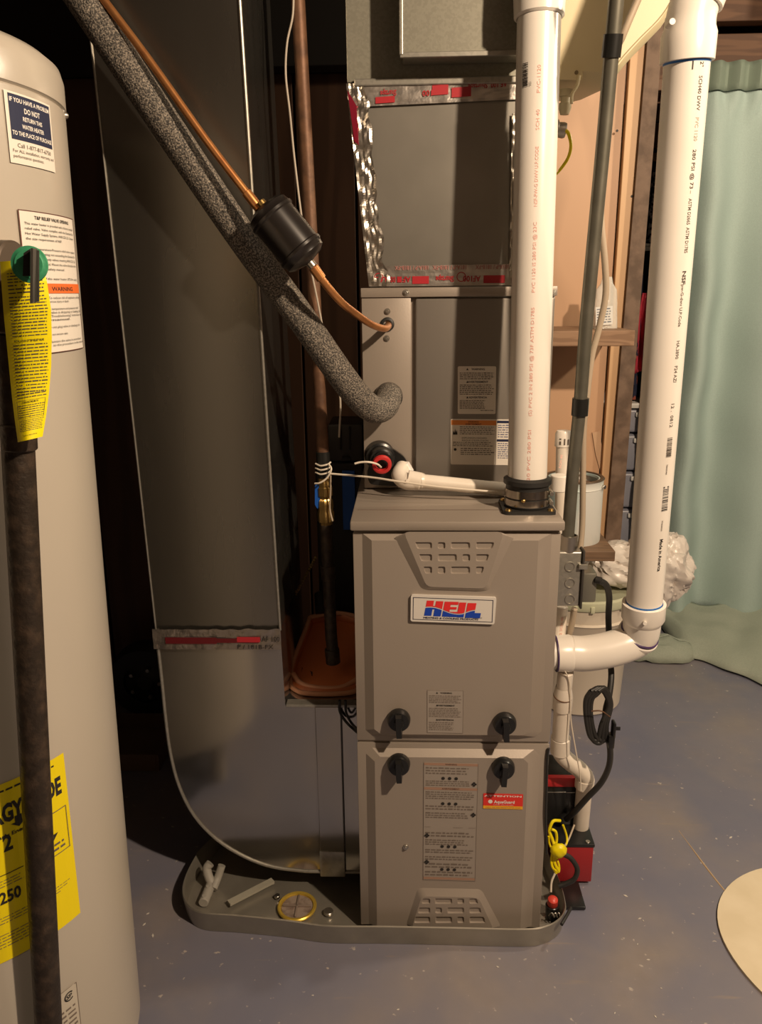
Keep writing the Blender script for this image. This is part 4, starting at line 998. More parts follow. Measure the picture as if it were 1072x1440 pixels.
q2 = at(566, 660, y=CY-.035)
part('hex_nut', lathe(NB(), at(569, 660, y=CY-.012), at(561, 668, y=CY-.06), [(0, .017), (.002, .019), (.018, .019), (.02, .016)], 6), WHITE, tp, smooth=0)
E0 = at(564, 662, y=CY-.035); E1 = at(590, 676, y=CY-.060)
part('elbow', tube(NB(), [at(567, 658, y=CY-.02), at(562, 668, y=CY-.045), at(570, 676, y=CY-.058), E1, at(592, 676, y=CY-.060)], .0158, 28, 8), PVCD, tp)
part('elbow_hub', cyl(NB(), at(573, 673, y=CY-.059), at(592, 677, y=CY-.060), .0168, 28), PVCD, tp)
part('pipe', cyl(NB(), at(588, 676, y=CY-.060), at(716, 689, y=CY-.057), .0134, 28), PVCD, tp)
part('mould_pip', cyl(NB(), at(573, 676, y=CY-.070), at(573, 676, y=CY-.079), .003, 12), PVCD, tp)
# vent stack behind furnace right
vx = thing('vent_riser', 'short capped white drain vent standing behind the furnace right corner', 'pipe', at(790, 700, y=.17))
VA, VB = at(794, 606, y=.26), at(787, 712, y=.17)
part('pipe', cyl(NB(), at(786, 900, y=.235), at(792, 618, y=.26), .0134, 24), PVCD, vx)
part('cap', lathe(NB(), at(791.5, 628, y=.26), at(793, 602, y=.26), [(0, .0134), (.001, .0158), (.026, .0158), (.032, .013), (.034, 0)], 28), PVC, vx)
part('hub', cyl(NB(), at(787, 668, y=.19), at(786, 690, y=.19), .0168, 24), PVC, vx)
c = Canvas(on_pipe(at(786, 665, y=.19), at(792, 618, y=.26), .0134, (-.2, -1, 0), 1), 1, 1); c.text('SCH 40', .0, -.003, .006, PINK, width=.035); finish(c, 'print', vx)
c = Canvas(on_pipe(at(791.5, 628, y=.26), at(793, 602, y=.26), .0159, (0, -1, 0), 1), 1, 1); c.lines(.006, -.012, .020, .012, 3, INKM); finish(c, 'cap_print', vx)
g = cyl(NB(), at(803, 606, y=.30), at(795, 720, y=.30), .0125, 20); single('rear_vent_pipe', g, PVCD, 'second white pipe just behind the capped vent riser', 'pipe')
# lower drain assembly
YD = .12
ld_ = thing('pump_drain', 'white drain pipe stepping sideways down into the red pump', 'pipe', at(816, 1182, y=.22))
L_ = [at(794, 948, y=.13), at(790, 990, y=.14), at(788, 1040, y=.155), at(788, 1060, y=.16)]
g = NB()
part('upper_pipe', cyl(NB(), at(796, 944, y=.125), at(790, 1000, y=.14), .0155, 28), PVCD, ld_)
part('fitting', lathe(NB(), at(793, 965, y=.13), at(787, 1062, y=.16), [(0, .0155), (.02, .019), (.026, .0195), (.055, .0195), (.057, .0172), (.13, .0172)], 32), PVCD, ld_)
part('bend', tube(NB(), [at(788, 1036, y=.155), at(789, 1058, y=.16), at(802, 1072, y=.165), at(815, 1082, y=.17), at(824, 1094, y=.175), at(823, 1110, y=.18)], .0178, 28, 8), PVCD, ld_)
part('hub', cyl(NB(), at(789, 1036, y=.155), at(788, 1058, y=.16), .0205, 28), PVCD, ld_)
part('hub', lathe(NB(), at(823, 1094, y=.176), at(820, 1125, y=.18), [(0, .017), (.001, .0202), (.022, .0202), (.0225, .0175)], 28), PVCD, ld_)
part('lower_pipe', cyl(NB(), at(822, 1108, y=.18), at(815, 1184, y=.20), .0168, 28), PVCD, ld_)
tw_ = part('twist_tie', lathe(NB(), at(792, 978, y=.132), at(791, 982, y=.134), [(0, .0178), (0, .0192), (.0016, .0192), (.0016, .0178)], 24), COPOLD, ld_)
c = Canvas(on_pipe(at(788, 1010, y=.15), at(788, 1050, y=.155), .0172, (-.5, -1, 0)), 1, 1)
for i in range(6): c.rect(random.uniform(0, .02), random.uniform(-.004, .004), random.uniform(.01, .03), random.uniform(-.004, .004), INKM)
finish(c, 'mark', ld_)

# ---------------------------------------------------------------- pumps beside the furnace
fz = .0; pf0 = at(827, 1240, z=.0)
yF = at(829, 1238, z=.012).y; xR_ = at(830, 1240, z=.0).x
ztopb = at(833, 1187, y=yF).z
pm = thing('condensate_pump', 'red condensate pump with black lid on the floor right of furnace', 'pump', (.27, yF+.09, 0))
part('tank', box(NB(), (.232, yF, .008), (xR_, yF+.17, ztopb-.008), .002), REDB, pm)
part('lid', box(NB(), (.230, yF-.002, ztopb-.008), (xR_+.002, yF+.172, ztopb), .002), BLK, pm)
part('foot', box(NB(), (.240, yF-.075, .002), (.285, yF, .010), .002), BLK, pm)
q = at(827, 1184, z=ztopb); part('lid_screw', cyl(NB(), q, q+V((0, 0, .002)), .005, 12), ZINC, pm)
zM = at(815, 1120, y=yF+.06).z
part('motor_housing', box(NB(), (.21, yF+.06, ztopb), (at(812, 1130, y=yF+.06).x, yF+.16, at(812, 1096, y=yF+.06).z-.002), .004), BLK, pm)
zt_ = at(812, 1094, y=yF+.055).z
part('top_cap', box(NB(), (.208, yF+.055, zt_-.024), (at(812, 1100, y=yF+.055).x, yF+.068, zt_), .003), RED, pm, 'bright red band on the motor top')
part('chrome_strip', box(NB(), (.215, yF+.0585, zt_-.040), (at(812, 1100, y=yF+.055).x-.002, yF+.0605, zt_-.0385)), ZINC, pm)
# yellow wires, tied
yw = thing('yellow_wire_bundle', 'bundle of yellow low-voltage wires tied beside the furnace', 'wires', at(784, 1200, y=.06))
def wire(P, r, name='wire', m_=WIREY, par=yw, dep=None): return part(name, tube(NB(), [at(x, y_, y=d) for x, y_, d in P], r, 8, 8), m_, par)
wire([(788, 1154, .10), (778, 1155, .09), (773, 1168, .085), (777, 1180, .08), (781, 1195, .07), (780, 1212, .06), (786, 1225, .055)], .0032)
wire([(776, 1166, .08), (782, 1170, .08), (783, 1183, .08), (778, 1196, .07), (776, 1215, .06), (783, 1228, .055)], .0028)
wire([(772, 1176, .08), (773, 1186, .08), (779, 1200, .07), (786, 1215, .06), (786, 1226, .055), (779, 1222, .055)], .0022)
wire([(792, 1160, .10), (797, 1175, .10), (797, 1186, .09), (790, 1194, .08)], .0022)
g = ball(NB(), at(786, 1196, y=.055), .0165, (1, .7, .95), 3, .15, 2); part('wrap', g, WIREY, yw)
wire([(781, 1228, .055), (776, 1240, .05), (775, 1254, .045)], .0022, 'white_wire', WIREW)
wire([(808, 1160, .12), (800, 1180, .10), (793, 1192, .08)], .002, 'tan_wire', CABLE)
g = tube(NB(), [at(790, 1200, y=.06), at(803, 1207, y=.06), at(812, 1222, y=.055), at(808, 1236, y=.05), at(795, 1243, y=.05), at(786, 1246, y=.05)], .0052, 12, 8)
single('extension_lead', g, RUB, 'short black cord looping in front of the red pump', 'cord')
# float switch in pan
q = at(777, 1282, z=.03); sw_ = thing('float_switch', 'black float switch with red cap in the right corner of the pan', 'switch', at(777, 1285, z=.006))
part('body', cyl(NB(), at(777, 1288, z=.008), at(777, 1272, z=.035), .014, 20), BLK, sw_)
part('red_cap', lathe(NB(), at(777, 1272, z=.036), at(777, 1272, z=.036)+V((0, -.2, 1)), [(0, .0095), (.003, .011), (.016, .010), (.020, .006), (.021, 0)], 20), mat('cap_red', (.62, .06, .04), .4), sw_)
for i in range(3): part('terminal', tube(NB(), [at(772+i*5, 1288, z=.032), at(776+i*5, 1284, z=.040), at(780+i*4, 1290, z=.034)], .0014, 6, 4), ZINC, sw_)
g = tube(NB(), [at(790, 1300, z=.055), at(797, 1288, z=.055), at(803, 1277, z=.05)], .0035, 8, 4)
single('pan_clip', g, RUB, 'black clip hooked over the right rim of the pan', 'clip')
g = tube(NB(), [at(772, 1052, y=-.004), at(770, 1070, y=-.004), at(769, 1110, y=-.004), at(768, 1150, y=-.004), at(769, 1200, y=.0)], .0022, 8, 5)
single('edge_cord', g, RUB, 'thin black cord running down the right edge of the lower door', 'cord')

# ================================================================ CONDUIT, BOX, CORD
def single_tube(name, P, r, m_, label, cat, n=12, sm=8): return single(name, tube(NB(), P, r, n, sm), m_, label, cat)
cnd = thing('electrical_conduit', 'dark grey metal conduit leaning down to the switch box', 'conduit', at(801, 770, y=.09))
CP = [at(873, -60, y=-.01), at(867, 0, y=.0), at(857, 110, y=.02), at(848, 210, y=.035), at(826, 440, y=.06), at(816, 568, y=.075), at(806, 664, y=.085), at(798, 768, y=.09)]
part('tube', tube(NB(), CP, .0112, 24, 8), EMT, cnd)
part('connector', lathe(NB(), at(801, 752, y=.09), at(799, 776, y=.09), [(0, .013), (.001, .0158), (.03, .0158), (.032, .013)], 24), ZINC, cnd)
for a, b in (((863, 48), (860, 74)), ((817, 560), (815, 588))):
    part('tape_wrap', lathe(NB(), at(*a, y=.009 if a[1] < 100 else .075), at(*b, y=.014 if a[1] < 100 else .077), [(0, .010), (0, .0142), (.030, .0142), (.030, .010)], 24), TAPE, cnd, 'black electrical tape')
part('tape_tail', prism(NB(), [at(807, 560, y=.075), at(812, 565, y=.07), at(812, 574, y=.07), at(805, 568, y=.075)], (0, .003, 0)), TAPE, cnd)
cab = single_tube('tan_cable', [at(914, -40, y=.02), at(897, 0, y=.025), at(876, 50, y=.03), at(862, 90, y=.05), at(849, 220, y=.07), at(845, 300, y=.075), at(851, 370, y=.08), at(852, 415, y=.085), at(843, 460, y=.09), at(832, 504, y=.09), at(825, 565, y=.09), at(821, 606, y=.095), at(820, 680, y=.10), at(819, 740, y=.105), at(815, 785, y=.10)], .0055, CABLE, 'tan sheathed cable taped alongside the dark conduit', 'cable')
sb = thing('switch_box', 'galvanised electrical box with round knockouts on furnace right side', 'electrical box', at(805, 853, y=.09))
bx0, bx1 = at(788, 800, y=.075).x, at(819, 800, y=.075).x; bz1, bz0 = at(800, 776, y=.075).z, at(800, 853, y=.075).z
part('box', box(NB(), (HW, .075, bz0), (bx1, .125, bz1), .004, 3), GALV, sb)
for py in (797, 820, 843):
    q = at(802, py, y=.074); part('knockout', lathe(NB(), q+V((0, .001, 0)), q+V((0, -1, 0)), [(0, .0095), (.002, .0095), (.002, .008), (.0005, .0078), (.0005, 0)], 24), GALV, sb)
part('cover', box(NB(), (bx1-.001, .070, bz0-.003), (bx1+.003, .130, bz1+.003), .001), mat('dark_cover', (.05, .045, .04), .5, .3), sb)
q = at(822, 797, y=.07); part('clip', box(NB(), q+V((-.010, -.002, -.005)), q+V((.006, .004, .005)), .001), GALV, sb)
ob = thing('outlet_box', 'smaller dull metal outlet box right of the knockout box', 'electrical box', at(832, 848, y=.10))
part('box', box(NB(), (bx1+.004, .085, at(830, 848, y=.085).z), (at(840, 820, y=.085).x, .135, at(830, 806, y=.085).z), .004), mat('outlet_metal', (.24, .23, .19), .4, .6), ob)
part('strain_relief', cyl(NB(), at(838, 815, y=.085), at(846, 817, y=.08), .007, 14), RUB, ob)
kd = thing('power_cord', 'thick black power cord with coiled tied bundle hanging right of furnace', 'cord', at(848, 1000, y=.1))
part('cord', tube(NB(), [at(838, 815, y=.09), at(852, 822, y=.10), at(857, 840, y=.13), at(856, 870, y=.18), at(858, 920, y=.18), at(860, 950, y=.15), at(857, 978, y=.13), at(852, 1000, y=.12), at(852, 1030, y=.12), at(858, 1050, y=.12), at(857, 1076, y=.12), at(846, 1100, y=.12), at(826, 1122, y=.13), at(808, 1142, y=.15), at(797, 1152, y=.19)], .0062, 14, 8), RUB, kd)
for i in range(7):
    dx = i*1.7-5; y_ = .105+.006*(i % 3)
    P = [at(836+dx, 972+i % 3*2, y=y_), at(848+dx*.6, 968, y=y_+.006), at(858+dx*.3, 990, y=y_+.008), at(850+dx*.7, 1018, y=y_), at(846+dx*1.1, 1043-abs(dx)*.6, y=y_), at(834+dx*.8, 1040-abs(dx), y=y_), at(828+dx*.7, 1010, y=y_), at(828+dx*.8, 985, y=y_)]
    part('coil_loop', tube(NB(), P+[P[0]], .0048, 10, 7), RUB, kd)
part('tie', tube(NB(), [at(832, 1000, y=.085), at(846, 1000, y=.082), at(858, 1008, y=.085)], .0014, 6, 5), COPOLD, kd)
pg = part('plug', box(NB(), at(858, 1032, y=.11), at(868, 1018, y=.09), .003), BLK, kd)
part('blade', box(NB(), at(864, 1026, y=.098), at(873, 1023, y=.095)), BLK, pg)
part('plug', box(NB(), at(852, 1046, y=.11), at(866, 1036, y=.09), .003), BLK, kd)
single_tube('thermostat_wire', [at(790, 935, y=.10), at(801, 960, y=.11), at(803, 1010, y=.12), at(809, 1050, y=.12), at(816, 1090, y=.13), at(817, 1112, y=.132)], .0013, WIREW, 'thin white wire hanging down beside the white drain pipe', 'wire', 6)
g = cyl(NB(), at(789, 852, y=.18), at(784, 903, y=.17), .0145, 24)
o = single('pipe_behind_box', g, PVCD, 'short white pipe with pink print below the knockout box', 'pipe')
c = Canvas(on_pipe(at(784, 900, y=.17), at(789, 852, y=.18), .0145, (.1, -1, 0), 1), 1, 1); c.text('12 SCH 40', .012, -.003, .007, PINK, width=.04); finish(c, 'print', o)
single_tube('tan_cable_tail', [at(808, 856, y=.16), at(805, 875, y=.17), at(800, 895, y=.18)], .0065, CABLE, 'tan cable end passing behind the intake elbow', 'cable', 10)

# ================================================================ REFRIGERANT LINES
sl_ = thing('suction_line', 'thick black foam-insulated refrigerant line slanting down to the coil', 'pipe', at(520, 578, y=.14))
SP = [at(70, -70, y=-.03), at(117, 0, y=-.025), at(235, 178, y=-.005), at(345, 340, y=.02), at(420, 442, y=.045), at(478, 525, y=.075), at(506, 560, y=.10), at(526, 576, y=.125), at(541, 572, y=.155), at(547, 558, y=.19), at(547, 555, y=CY+.005)]
part('foam_sleeve', tube(NB(), SP, .0245, 32, 10), FOAM, sl_)
part('end_tape', lathe(NB(), at(547, 559, y=.195), at(547, 555, y=CY-.001), [(0, .0235), (.001, .0262), (.014, .0262), (.015, .0235)], 28), TAPE, sl_)
LL = [at(95, -70, y=-.035), at(140, -8, y=-.035), at(210, 85, y=-.035), at(290, 197, y=-.035), at(352, 278, y=-.035)]
ll = thing('liquid_line', 'bare copper liquid line running from top left through the drier', 'pipe', at(545, 457, y=.2))
part('upper_tube', tube(NB(), LL, .0060, 14, 8), COPTUBE, ll)
part('sleeve', lathe(NB(), at(346, 270, y=-.035), at(364, 293, y=-.035), [(0, .006), (.001, .0078), (.022, .0078), (.030, .007)], 16), COPTUBE, ll)
part('lower_tube', tube(NB(), [at(436, 370, y=-.035), at(455, 396, y=-.025), at(478, 423, y=0), at(500, 441, y=.05), at(522, 456, y=.10), at(540, 462, y=.15), at(546, 459, y=.19), at(546, 456, y=CY+.004)], .0062, 14, 8), COPTUBE, ll)
part('sleeve', lathe(NB(), at(440, 375, y=-.033), at(455, 396, y=-.025), [(0, .0066), (.001, .0082), (.022, .0082), (.023, .0062)], 16), COPTUBE, ll)
dr_ = thing('filter_drier', 'black cylindrical filter drier on the copper line', 'filter', at(402, 330, y=-.05))
d0, d1 = at(366, 283, y=-.045), at(440, 374, y=-.045); LD = (d1-d0).length
part('shell', lathe(NB(), d0, d1, [(0, .004), (.006, .005), (.008, .010), (.011, .026), (.016, .0335), (.024, .035), (.026, .0372), (.030, .0372), (.032, .0350), (LD-.032, .0350), (LD-.030, .0372), (LD-.026, .0372), (LD-.024, .035), (LD-.016, .0335), (LD-.011, .026), (LD-.008, .010), (LD-.006, .006), (LD, .0055)], 44), mat('drier_paint', (.016, .013, .012), .28), dr_)
for s_, m_ in ((0, BRASS), (LD-.010, ZINC)):
    q = d0+(d1-d0).normalized()*s_; part('fitting', cyl(NB(), q, q+(d1-d0).normalized()*.012, .0068, 14), m_, dr_)
q = at(446, 334, y=-.05); part('tab', box(NB(), q+V((-.012, -.004, -.004)), q+V((.004, .002, .003)), .001), dr_ and MATS['drier_paint'], dr_)

# ================================================================ WATER PIPE BEHIND
YW = .20
wp = thing('water_pipe', 'old copper water pipe coming down between duct and coil case', 'pipe', at(455, 640, y=YW))
part('tube', cyl(NB(), at(416, -60, y=YW), at(456, 665, y=YW), .0118, 24), COPOLD, wp)
part('black_wrap', cyl(NB(), at(454, 635, y=YW), at(456, 672, y=YW), .0135, 20), TAPE, wp)
bv = thing('ball_valve', 'brass ball valve with blue handle on the water pipe', 'valve', at(457, 738, y=YW))
a_, b_ = at(456, 668, y=YW), at(459, 738, y=YW); Lv = (b_-a_).length
part('body', lathe(NB(), a_, b_, [(0, .012), (.003, .0135), (Lv*.22, .0135), (Lv*.24, .0155), (Lv*.40, .0155), (Lv*.42, .0125), (Lv*.46, .0125), (Lv*.50, .015), (Lv*.60, .016), (Lv*.70, .015), (Lv*.74, .0165), (Lv*.92, .0165), (Lv*.94, .013), (Lv, .0125), (Lv, 0)], 8), BRASS, bv, smooth=25)
q = at(457, 706, y=YW); q2 = at(446, 706, y=YW)
part('stem', cyl(NB(), q, q2, .0075, 14), BRASS, bv)
h_ = part('handle', prism(NB(), roundpoly([at(443, 682, y=YW-.008), at(451, 682, y=YW-.008), at(450, 712, y=YW-.008), at(447, 716, y=YW-.008), at(443, 710, y=YW-.008)], .003, 3), (0, .016, 0)), BLUEH, bv)
tb2 = thing('black_drop_pipe', 'dark iron pipe hanging below the brass valve', 'pipe', at(468, 928, y=YW))
part('tube', cyl(NB(), b_-V((0, 0, -.002)), at(466, 900, y=YW), .0125, 20), IRON, tb2)
for a1, a2, r_ in ((795, 815, .015), (912, 932, .0155)):
    part('coupling', cyl(NB(), at(461+(a1-795)*.05, a1, y=YW), at(462+(a2-795)*.05, a2, y=YW), r_, 20), IRON, tb2)
part('tail', cyl(NB(), at(466, 895, y=YW), at(468, 916, y=YW), .0125, 20), IRON, tb2)
# white control wire: loose drop, tied knots, span to the right
single_tube('hanging_wire', [at(413, -30, y=.17), at(412, 20, y=.17), at(404, 60, y=.17), at(402, 105, y=.17), at(408, 160, y=.17), at(415, 230, y=.175), at(428, 330, y=.175), at(446, 420, y=.175), at(462, 500, y=.175), at(478, 555, y=.175), at(477, 615, y=.175)], .0018, mat('grey_wire', (.42, .36, .29), .5), 'thin pale grey wire wandering down beside the old copper pipe', 'wire', 8)
kn = thing('tied_wire', 'white wire knotted round the water pipe above the brass valve', 'wire', at(456, 660, y=.17))
part('span', tube(NB(), [at(463, 666, y=.175), at(520, 671, y=.15), at(560, 677, y=.13), at(620, 685, y=.118), at(700, 692, y=.11)], .0020, 8, 6), WIREW, kn)
for y0 in (652, 658, 664):
    part('wrap', tube(NB(), [at(444, y0, y=.19), at(451, y0+3, y=.18), at(461, y0+1, y=.18), at(465, y0-2, y=.19)], .0017, 8, 5), WIREW, kn)
part('loop', tube(NB(), [at(462, 652, y=.18), at(466, 660, y=.17), at(460, 672, y=.17), at(450, 679, y=.17), at(443, 680, y=.175)], .0018, 8, 6), WIREW, kn)
part('tail', tube(NB(), [at(465, 668, y=.175), at(465, 690, y=.18), at(464, 715, y=.18), at(468, 733, y=.175)], .0017, 8, 5), CABLE, kn)
single_tube('probe_wire', [at(499, 652, y=.12), at(508, 650, y=.12), at(520, 650, y=.12), at(531, 653, y=.13), at(536, 657, y=.14)], .0019, WIREW, 'short white wire end poking into the red ring', 'wire', 8)
single_tube('black_cable', [at(478, 985, y=.08), at(478, 1000, y=.09), at(486, 1014, y=.09), at(498, 1026, y=.07), at(503, 1030, y=.02)], .0028, RUB, 'outer thin black cable curving over the elbow to the furnace', 'cable', 8)
single_tube('black_cable', [at(486, 985, y=.08), at(487, 1002, y=.085), at(494, 1016, y=.08), at(503, 1026, y=.03)], .0026, RUB, 'inner thin black cable looping close to the furnace edge', 'cable', 8)
# beaded chain
ch = thing('beaded_chain', 'tarnished beaded chain slanting down to the duct tape', 'chain', at(405, 860, y=.3))
cb_ = NB()
for i in range(26):
    f = i/25; q = at(444-44*f, 784+80*f, y=.32); ball(cb_, q, .0042, sub=1)
tube(cb_, [at(444, 784, y=.32), at(400, 864, y=.32)], .0012, 6, 0)
part('beads', cb_, mat('dull_brass', (.30, .22, .09), .4, .8), ch)
# orange shovel
sv = thing('orange_scoop', 'orange plastic scoop with rounded rim resting on the duct elbow in the gap', 'shovel', at(455, 985, y=.13))
def sp(px, py, d=0):
    p = at(px, py, y=.135+(986-py)*.0017+d*.5); p.x = min(p.x, -.188); p.z = max(p.z, ez+.006); return p
outer = [sp(436, 868), sp(428, 890), sp(418, 915), sp(410, 940), sp(409, 962), sp(416, 976), sp(430, 984), sp(465, 986), sp(500, 978), sp(530, 955), sp(528, 900), sp(512, 872), sp(475, 862)]
inner = [sp(440, 876, .05), sp(433, 895, .05), sp(424, 918, .05), sp(417, 936, .05), sp(416, 950, .05), sp(425, 960, .05), sp(440, 966, .05), sp(465, 968, .05), sp(496, 962, .05), sp(520, 945, .05), sp(520, 905, .05), sp(508, 880, .05), sp(475, 872, .05)]
OR = mat('orange_plastic', (.52, .15, .05), .45)
part('blade', frustum(NB(), outer, inner), OR, sv); solid(bpy.data.objects[sv.children[0].name], .004)
part('rim', tube(NB(), outer+[outer[0]], .005, 8, 4), mat('orange_rim', (.58, .28, .16), .5), sv)
part('lower_ridge', tube(NB(), [sp(412, 948, -.006), sp(425, 962, -.006), sp(450, 970, -.006), sp(480, 968, -.006), sp(505, 955, -.006)], .006, 10, 6), MATS['orange_rim'], sv)
part('sticker', prism(NB(), [sp(425, 938, .03), sp(440, 944, .03), sp(440, 953, .03), sp(424, 947, .03)], (0, -.003, 0)), INK, sv)
part('grip', tube(NB(), [sp(452, 865, .0), sp(451, 850, .0), sp(450, 836, .0)], .013, 12, 4), RUB, sv)
# dark tool case and blue bottle
tc_ = thing('black_case', 'black plastic case with ribbed front behind the furnace left corner', 'case', at(485, 650, y=.50))
u_, v_ = at(462, 650, y=.46), at(512, 596, y=.46); xr_c = -.186
part('shell', box(NB(), (u_.x, .46, u_.z), (xr_c, .58, v_.z), .006), mat('case_black', (.045, .038, .032), .5), tc_)
for px in (478, 491): a1, a2 = at(px, 632, y=.458), at(px+1, 600, y=.458); part('rib', box(NB(), (a1.x, .454, a1.z), (a1.x+.003, .46, a2.z)), BLK, tc_)
part('latch', box(NB(), at(482, 648, y=.456), at(492, 643, y=.452)), BLK, tc_)
ds = thing('dark_stand', 'dark cabinet with a blue edge panel under the black case', 'cabinet', (u_.x, .52, 0))
part('body', box(NB(), (u_.x-.03, .45, .004), (xr_c, .60, u_.z-.001), .004), mat('stand_dark', (.026, .021, .018), .7), ds, smooth=0)
b1, b2 = at(483, 745, y=.445), at(499, 662, y=.445)
part('blue_panel', box(NB(), (b1.x, .444, b1.z), (min(b2.x, xr_c), .45, b2.z), .001), BLUEH, ds, smooth=0)
wbd = at(385, 575, y=.75)
single('leaning_board', box(NB(), (at(362, 600, y=.75).x, .75, 0), (at(398, 600, y=.75).x, .77, at(385, 522, y=.75).z), .002), mat('board', (.20, .10, .045), .6), 'narrow orange-brown board standing behind the return duct edge', 'board', smooth=0)

# ================================================================ HUMIDIFIER
yH = .30
hu = thing('cream_housing', 'large cream plastic humidifier housing with sloping right side at the top', 'housing', at(830, 110, y=yH))
ol = [at(760, 104, y=yH), at(795, 108, y=yH), at(850, 112, y=yH), at(866, 108, y=yH), at(880, 90, y=yH), at(905, 63, y=yH), at(930, 38, y=yH), at(948, 12, y=yH), at(965, -30, y=yH), at(985, -80, y=yH)]
zt2 = ol[-1].z+.05
fr_ = ol + [V((ol[-1].x, yH, zt2)), V((ol[0].x, yH, zt2))]
cenH = V((ol[0].x, yH, zt2)); bm = NB()
def inset(P, k, dy): return [V((cenH.x+(p.x-cenH.x)*k, yH+dy, cenH.z+(p.z-cenH.z)*(k if p.z < zt2-.001 else 1))) for p in P]
L0, L1, L2, L3 = inset(fr_, .965, -.012), inset(fr_, 1.0, .004), inset(fr_, 1.0, .09), inset(fr_, .93, .26)
A0 = [bm.verts.new(p) for p in L0]; rws = [A0]
for Lk in (L1, L2, L3): rws.append([bm.verts.new(p) for p in Lk])
bm.faces.new(A0); bm.faces.new(rws[-1][::-1])
for A, B in zip(rws, rws[1:]):
    for i in range(len(A)): bm.faces.new((A[i], A[(i+1) % len(A)], B[(i+1) % len(A)], B[i]))
part('housing', bm, CREAM, hu, smooth=35)
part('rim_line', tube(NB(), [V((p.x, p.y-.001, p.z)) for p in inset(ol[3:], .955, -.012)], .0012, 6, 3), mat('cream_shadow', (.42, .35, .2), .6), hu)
q = at(812, 100, y=yH-.014)
part('hook_plate', prism(NB(), roundpoly([at(770, 96, y=yH-.018), at(820, 97, y=yH-.018), at(820, 112, y=yH-.018), at(770, 112, y=yH-.018)], .006, 4), (0, .004, 0)), CREAM, hu)
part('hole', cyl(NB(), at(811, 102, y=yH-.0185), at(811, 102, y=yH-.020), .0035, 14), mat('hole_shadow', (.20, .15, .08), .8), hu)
part('lever', tube(NB(), [at(815, 106, y=yH-.02), at(812, 120, y=yH-.02), at(805, 132, y=yH-.02), at(804, 146, y=yH-.02)], .003, 8, 4), CREAM, hu)
sp_ = part('spigot', lathe(NB(), at(797, 126, y=yH+.02), at(794, 160, y=yH+.02), [(0, .012), (.012, .012), (.013, .009), (.022, .009), (.023, .0115), (.032, .0115), (.042, .008), (.043, 0)], 18), mat('spigot_cream', (.62, .54, .36), .4), hu)
wn = thing('wire_connector', 'grey metal cable connector with yellow wires below the cream housing', 'connector', at(789, 183, y=.30))
part('clamp', lathe(NB(), at(776, 181, y=.30), at(797, 184, y=.30), [(0, .015), (.004, .0165), (.010, .0165), (.012, .013), (.022, .014), (.026, .0125), (.027, 0)], 20), ZINC, wn)
part('yellow_wire', tube(NB(), [at(794, 181, y=.29), at(801, 188, y=.285), at(804, 205, y=.285), at(800, 222, y=.285), at(791, 236, y=.285), at(780, 248, y=.285)], .0019, 8, 6), WIREY, wn)
part('yellow_wire', tube(NB(), [at(794, 183, y=.29), at(799, 190, y=.285), at(802, 205, y=.287), at(798, 222, y=.287), at(786, 240, y=.287)], .0016, 8, 6), WIREY, wn)

# ================================================================ WATER HEATER
TR_ = .213
tanp = at(92, 160, y=-.30); dirr = (tanp-CAM); dirr.z = 0; dirr.normalize()
lp_ = V((-dirr.y, dirr.x, 0)); TC = V((tanp.x, tanp.y, 0)) + lp_*TR_; zseam = tanp.z
LEAN = (at(92, 160, y=-.30).x-at(200, 1440, y=-.30).x)/(at(92, 160, y=-.30).z-at(200, 1440, y=-.30).z)
def tk_(p):   # the heater leans a little
    return V((p.x + (p.z-zseam)*LEAN, p.y, p.z))
wh = thing('water_heater', 'tall round beige-grey water heater in the left foreground', 'water heater', tk_(V((TC.x, TC.y, 0))))
def tank_lathe(prof, n=96):
    g = NB(); lathe(g, TC, TC+V((0, 0, 1)), prof, n)
    for v in g.verts: v.co = tk_(v.co)
    return g
part('jacket', tank_lathe([(.14, 0), (.14, TR_-.01), (.15, TR_), (.6, TR_), (1.1, TR_), (zseam-.003, TR_), (zseam-.001, TR_-.002)]), TANK, wh)
for a_ in (.5, 2.6, 4.7):
    g = cyl(NB(), TC+V((math.cos(a_)*.15, math.sin(a_)*.15, 0)), TC+V((math.cos(a_)*.15, math.sin(a_)*.15, .142)), .02, 16)
    for v in g.verts: v.co = tk_(v.co)
    part('foot', g, TANK, wh)
part('top_cap', tank_lathe([(zseam-.001, TR_-.002), (zseam+.001, TR_+.0012), (zseam+.028, TR_+.0012), (zseam+.040, TR_-.002), (zseam+.048, TR_-.012), (zseam+.051, TR_-.03), (zseam+.052, 0)]), TANK, wh)
q = at(92, 161, y=-.30)
part('cap_screw', ball(NB(), q+V((.001, -.004, -.002)), .0042, sub=2), ZINC, wh)
def tray(px, py):
    """sight line of a pixel against the jacket -> (angle, height)"""
    d = FW + RT*((px-536)/FPX) + UP*((720-py)/FPX); o = CAM
    z = 1.0
    for _ in range(6):
        cx_ = TC.x+(z-zseam)*LEAN; ox, oy = o.x-cx_, o.y-TC.y
        a = d.x**2+d.y**2; b = ox*d.x+oy*d.y; c_ = ox*ox+oy*oy-TR_**2; D = max(b*b-a*c_, 0)
        t = (-b-math.sqrt(D))/a; z = o.z+d.z*t
    p = o+d*t; return math.atan2(p.y-TC.y, p.x-cx_), p.z
def tcanvas(a0, a1, z0, z1, skew=0):
    w_ = (a1-a0)*TR_; h_ = z1-z0
    def fn(u, v, d):
        a = a0+u/TR_; return tk_(V((TC.x+math.cos(a)*(TR_+.0008+d), TC.y+math.sin(a)*(TR_+.0008+d), z0+v)))
    return Canvas(fn, w_, h_)
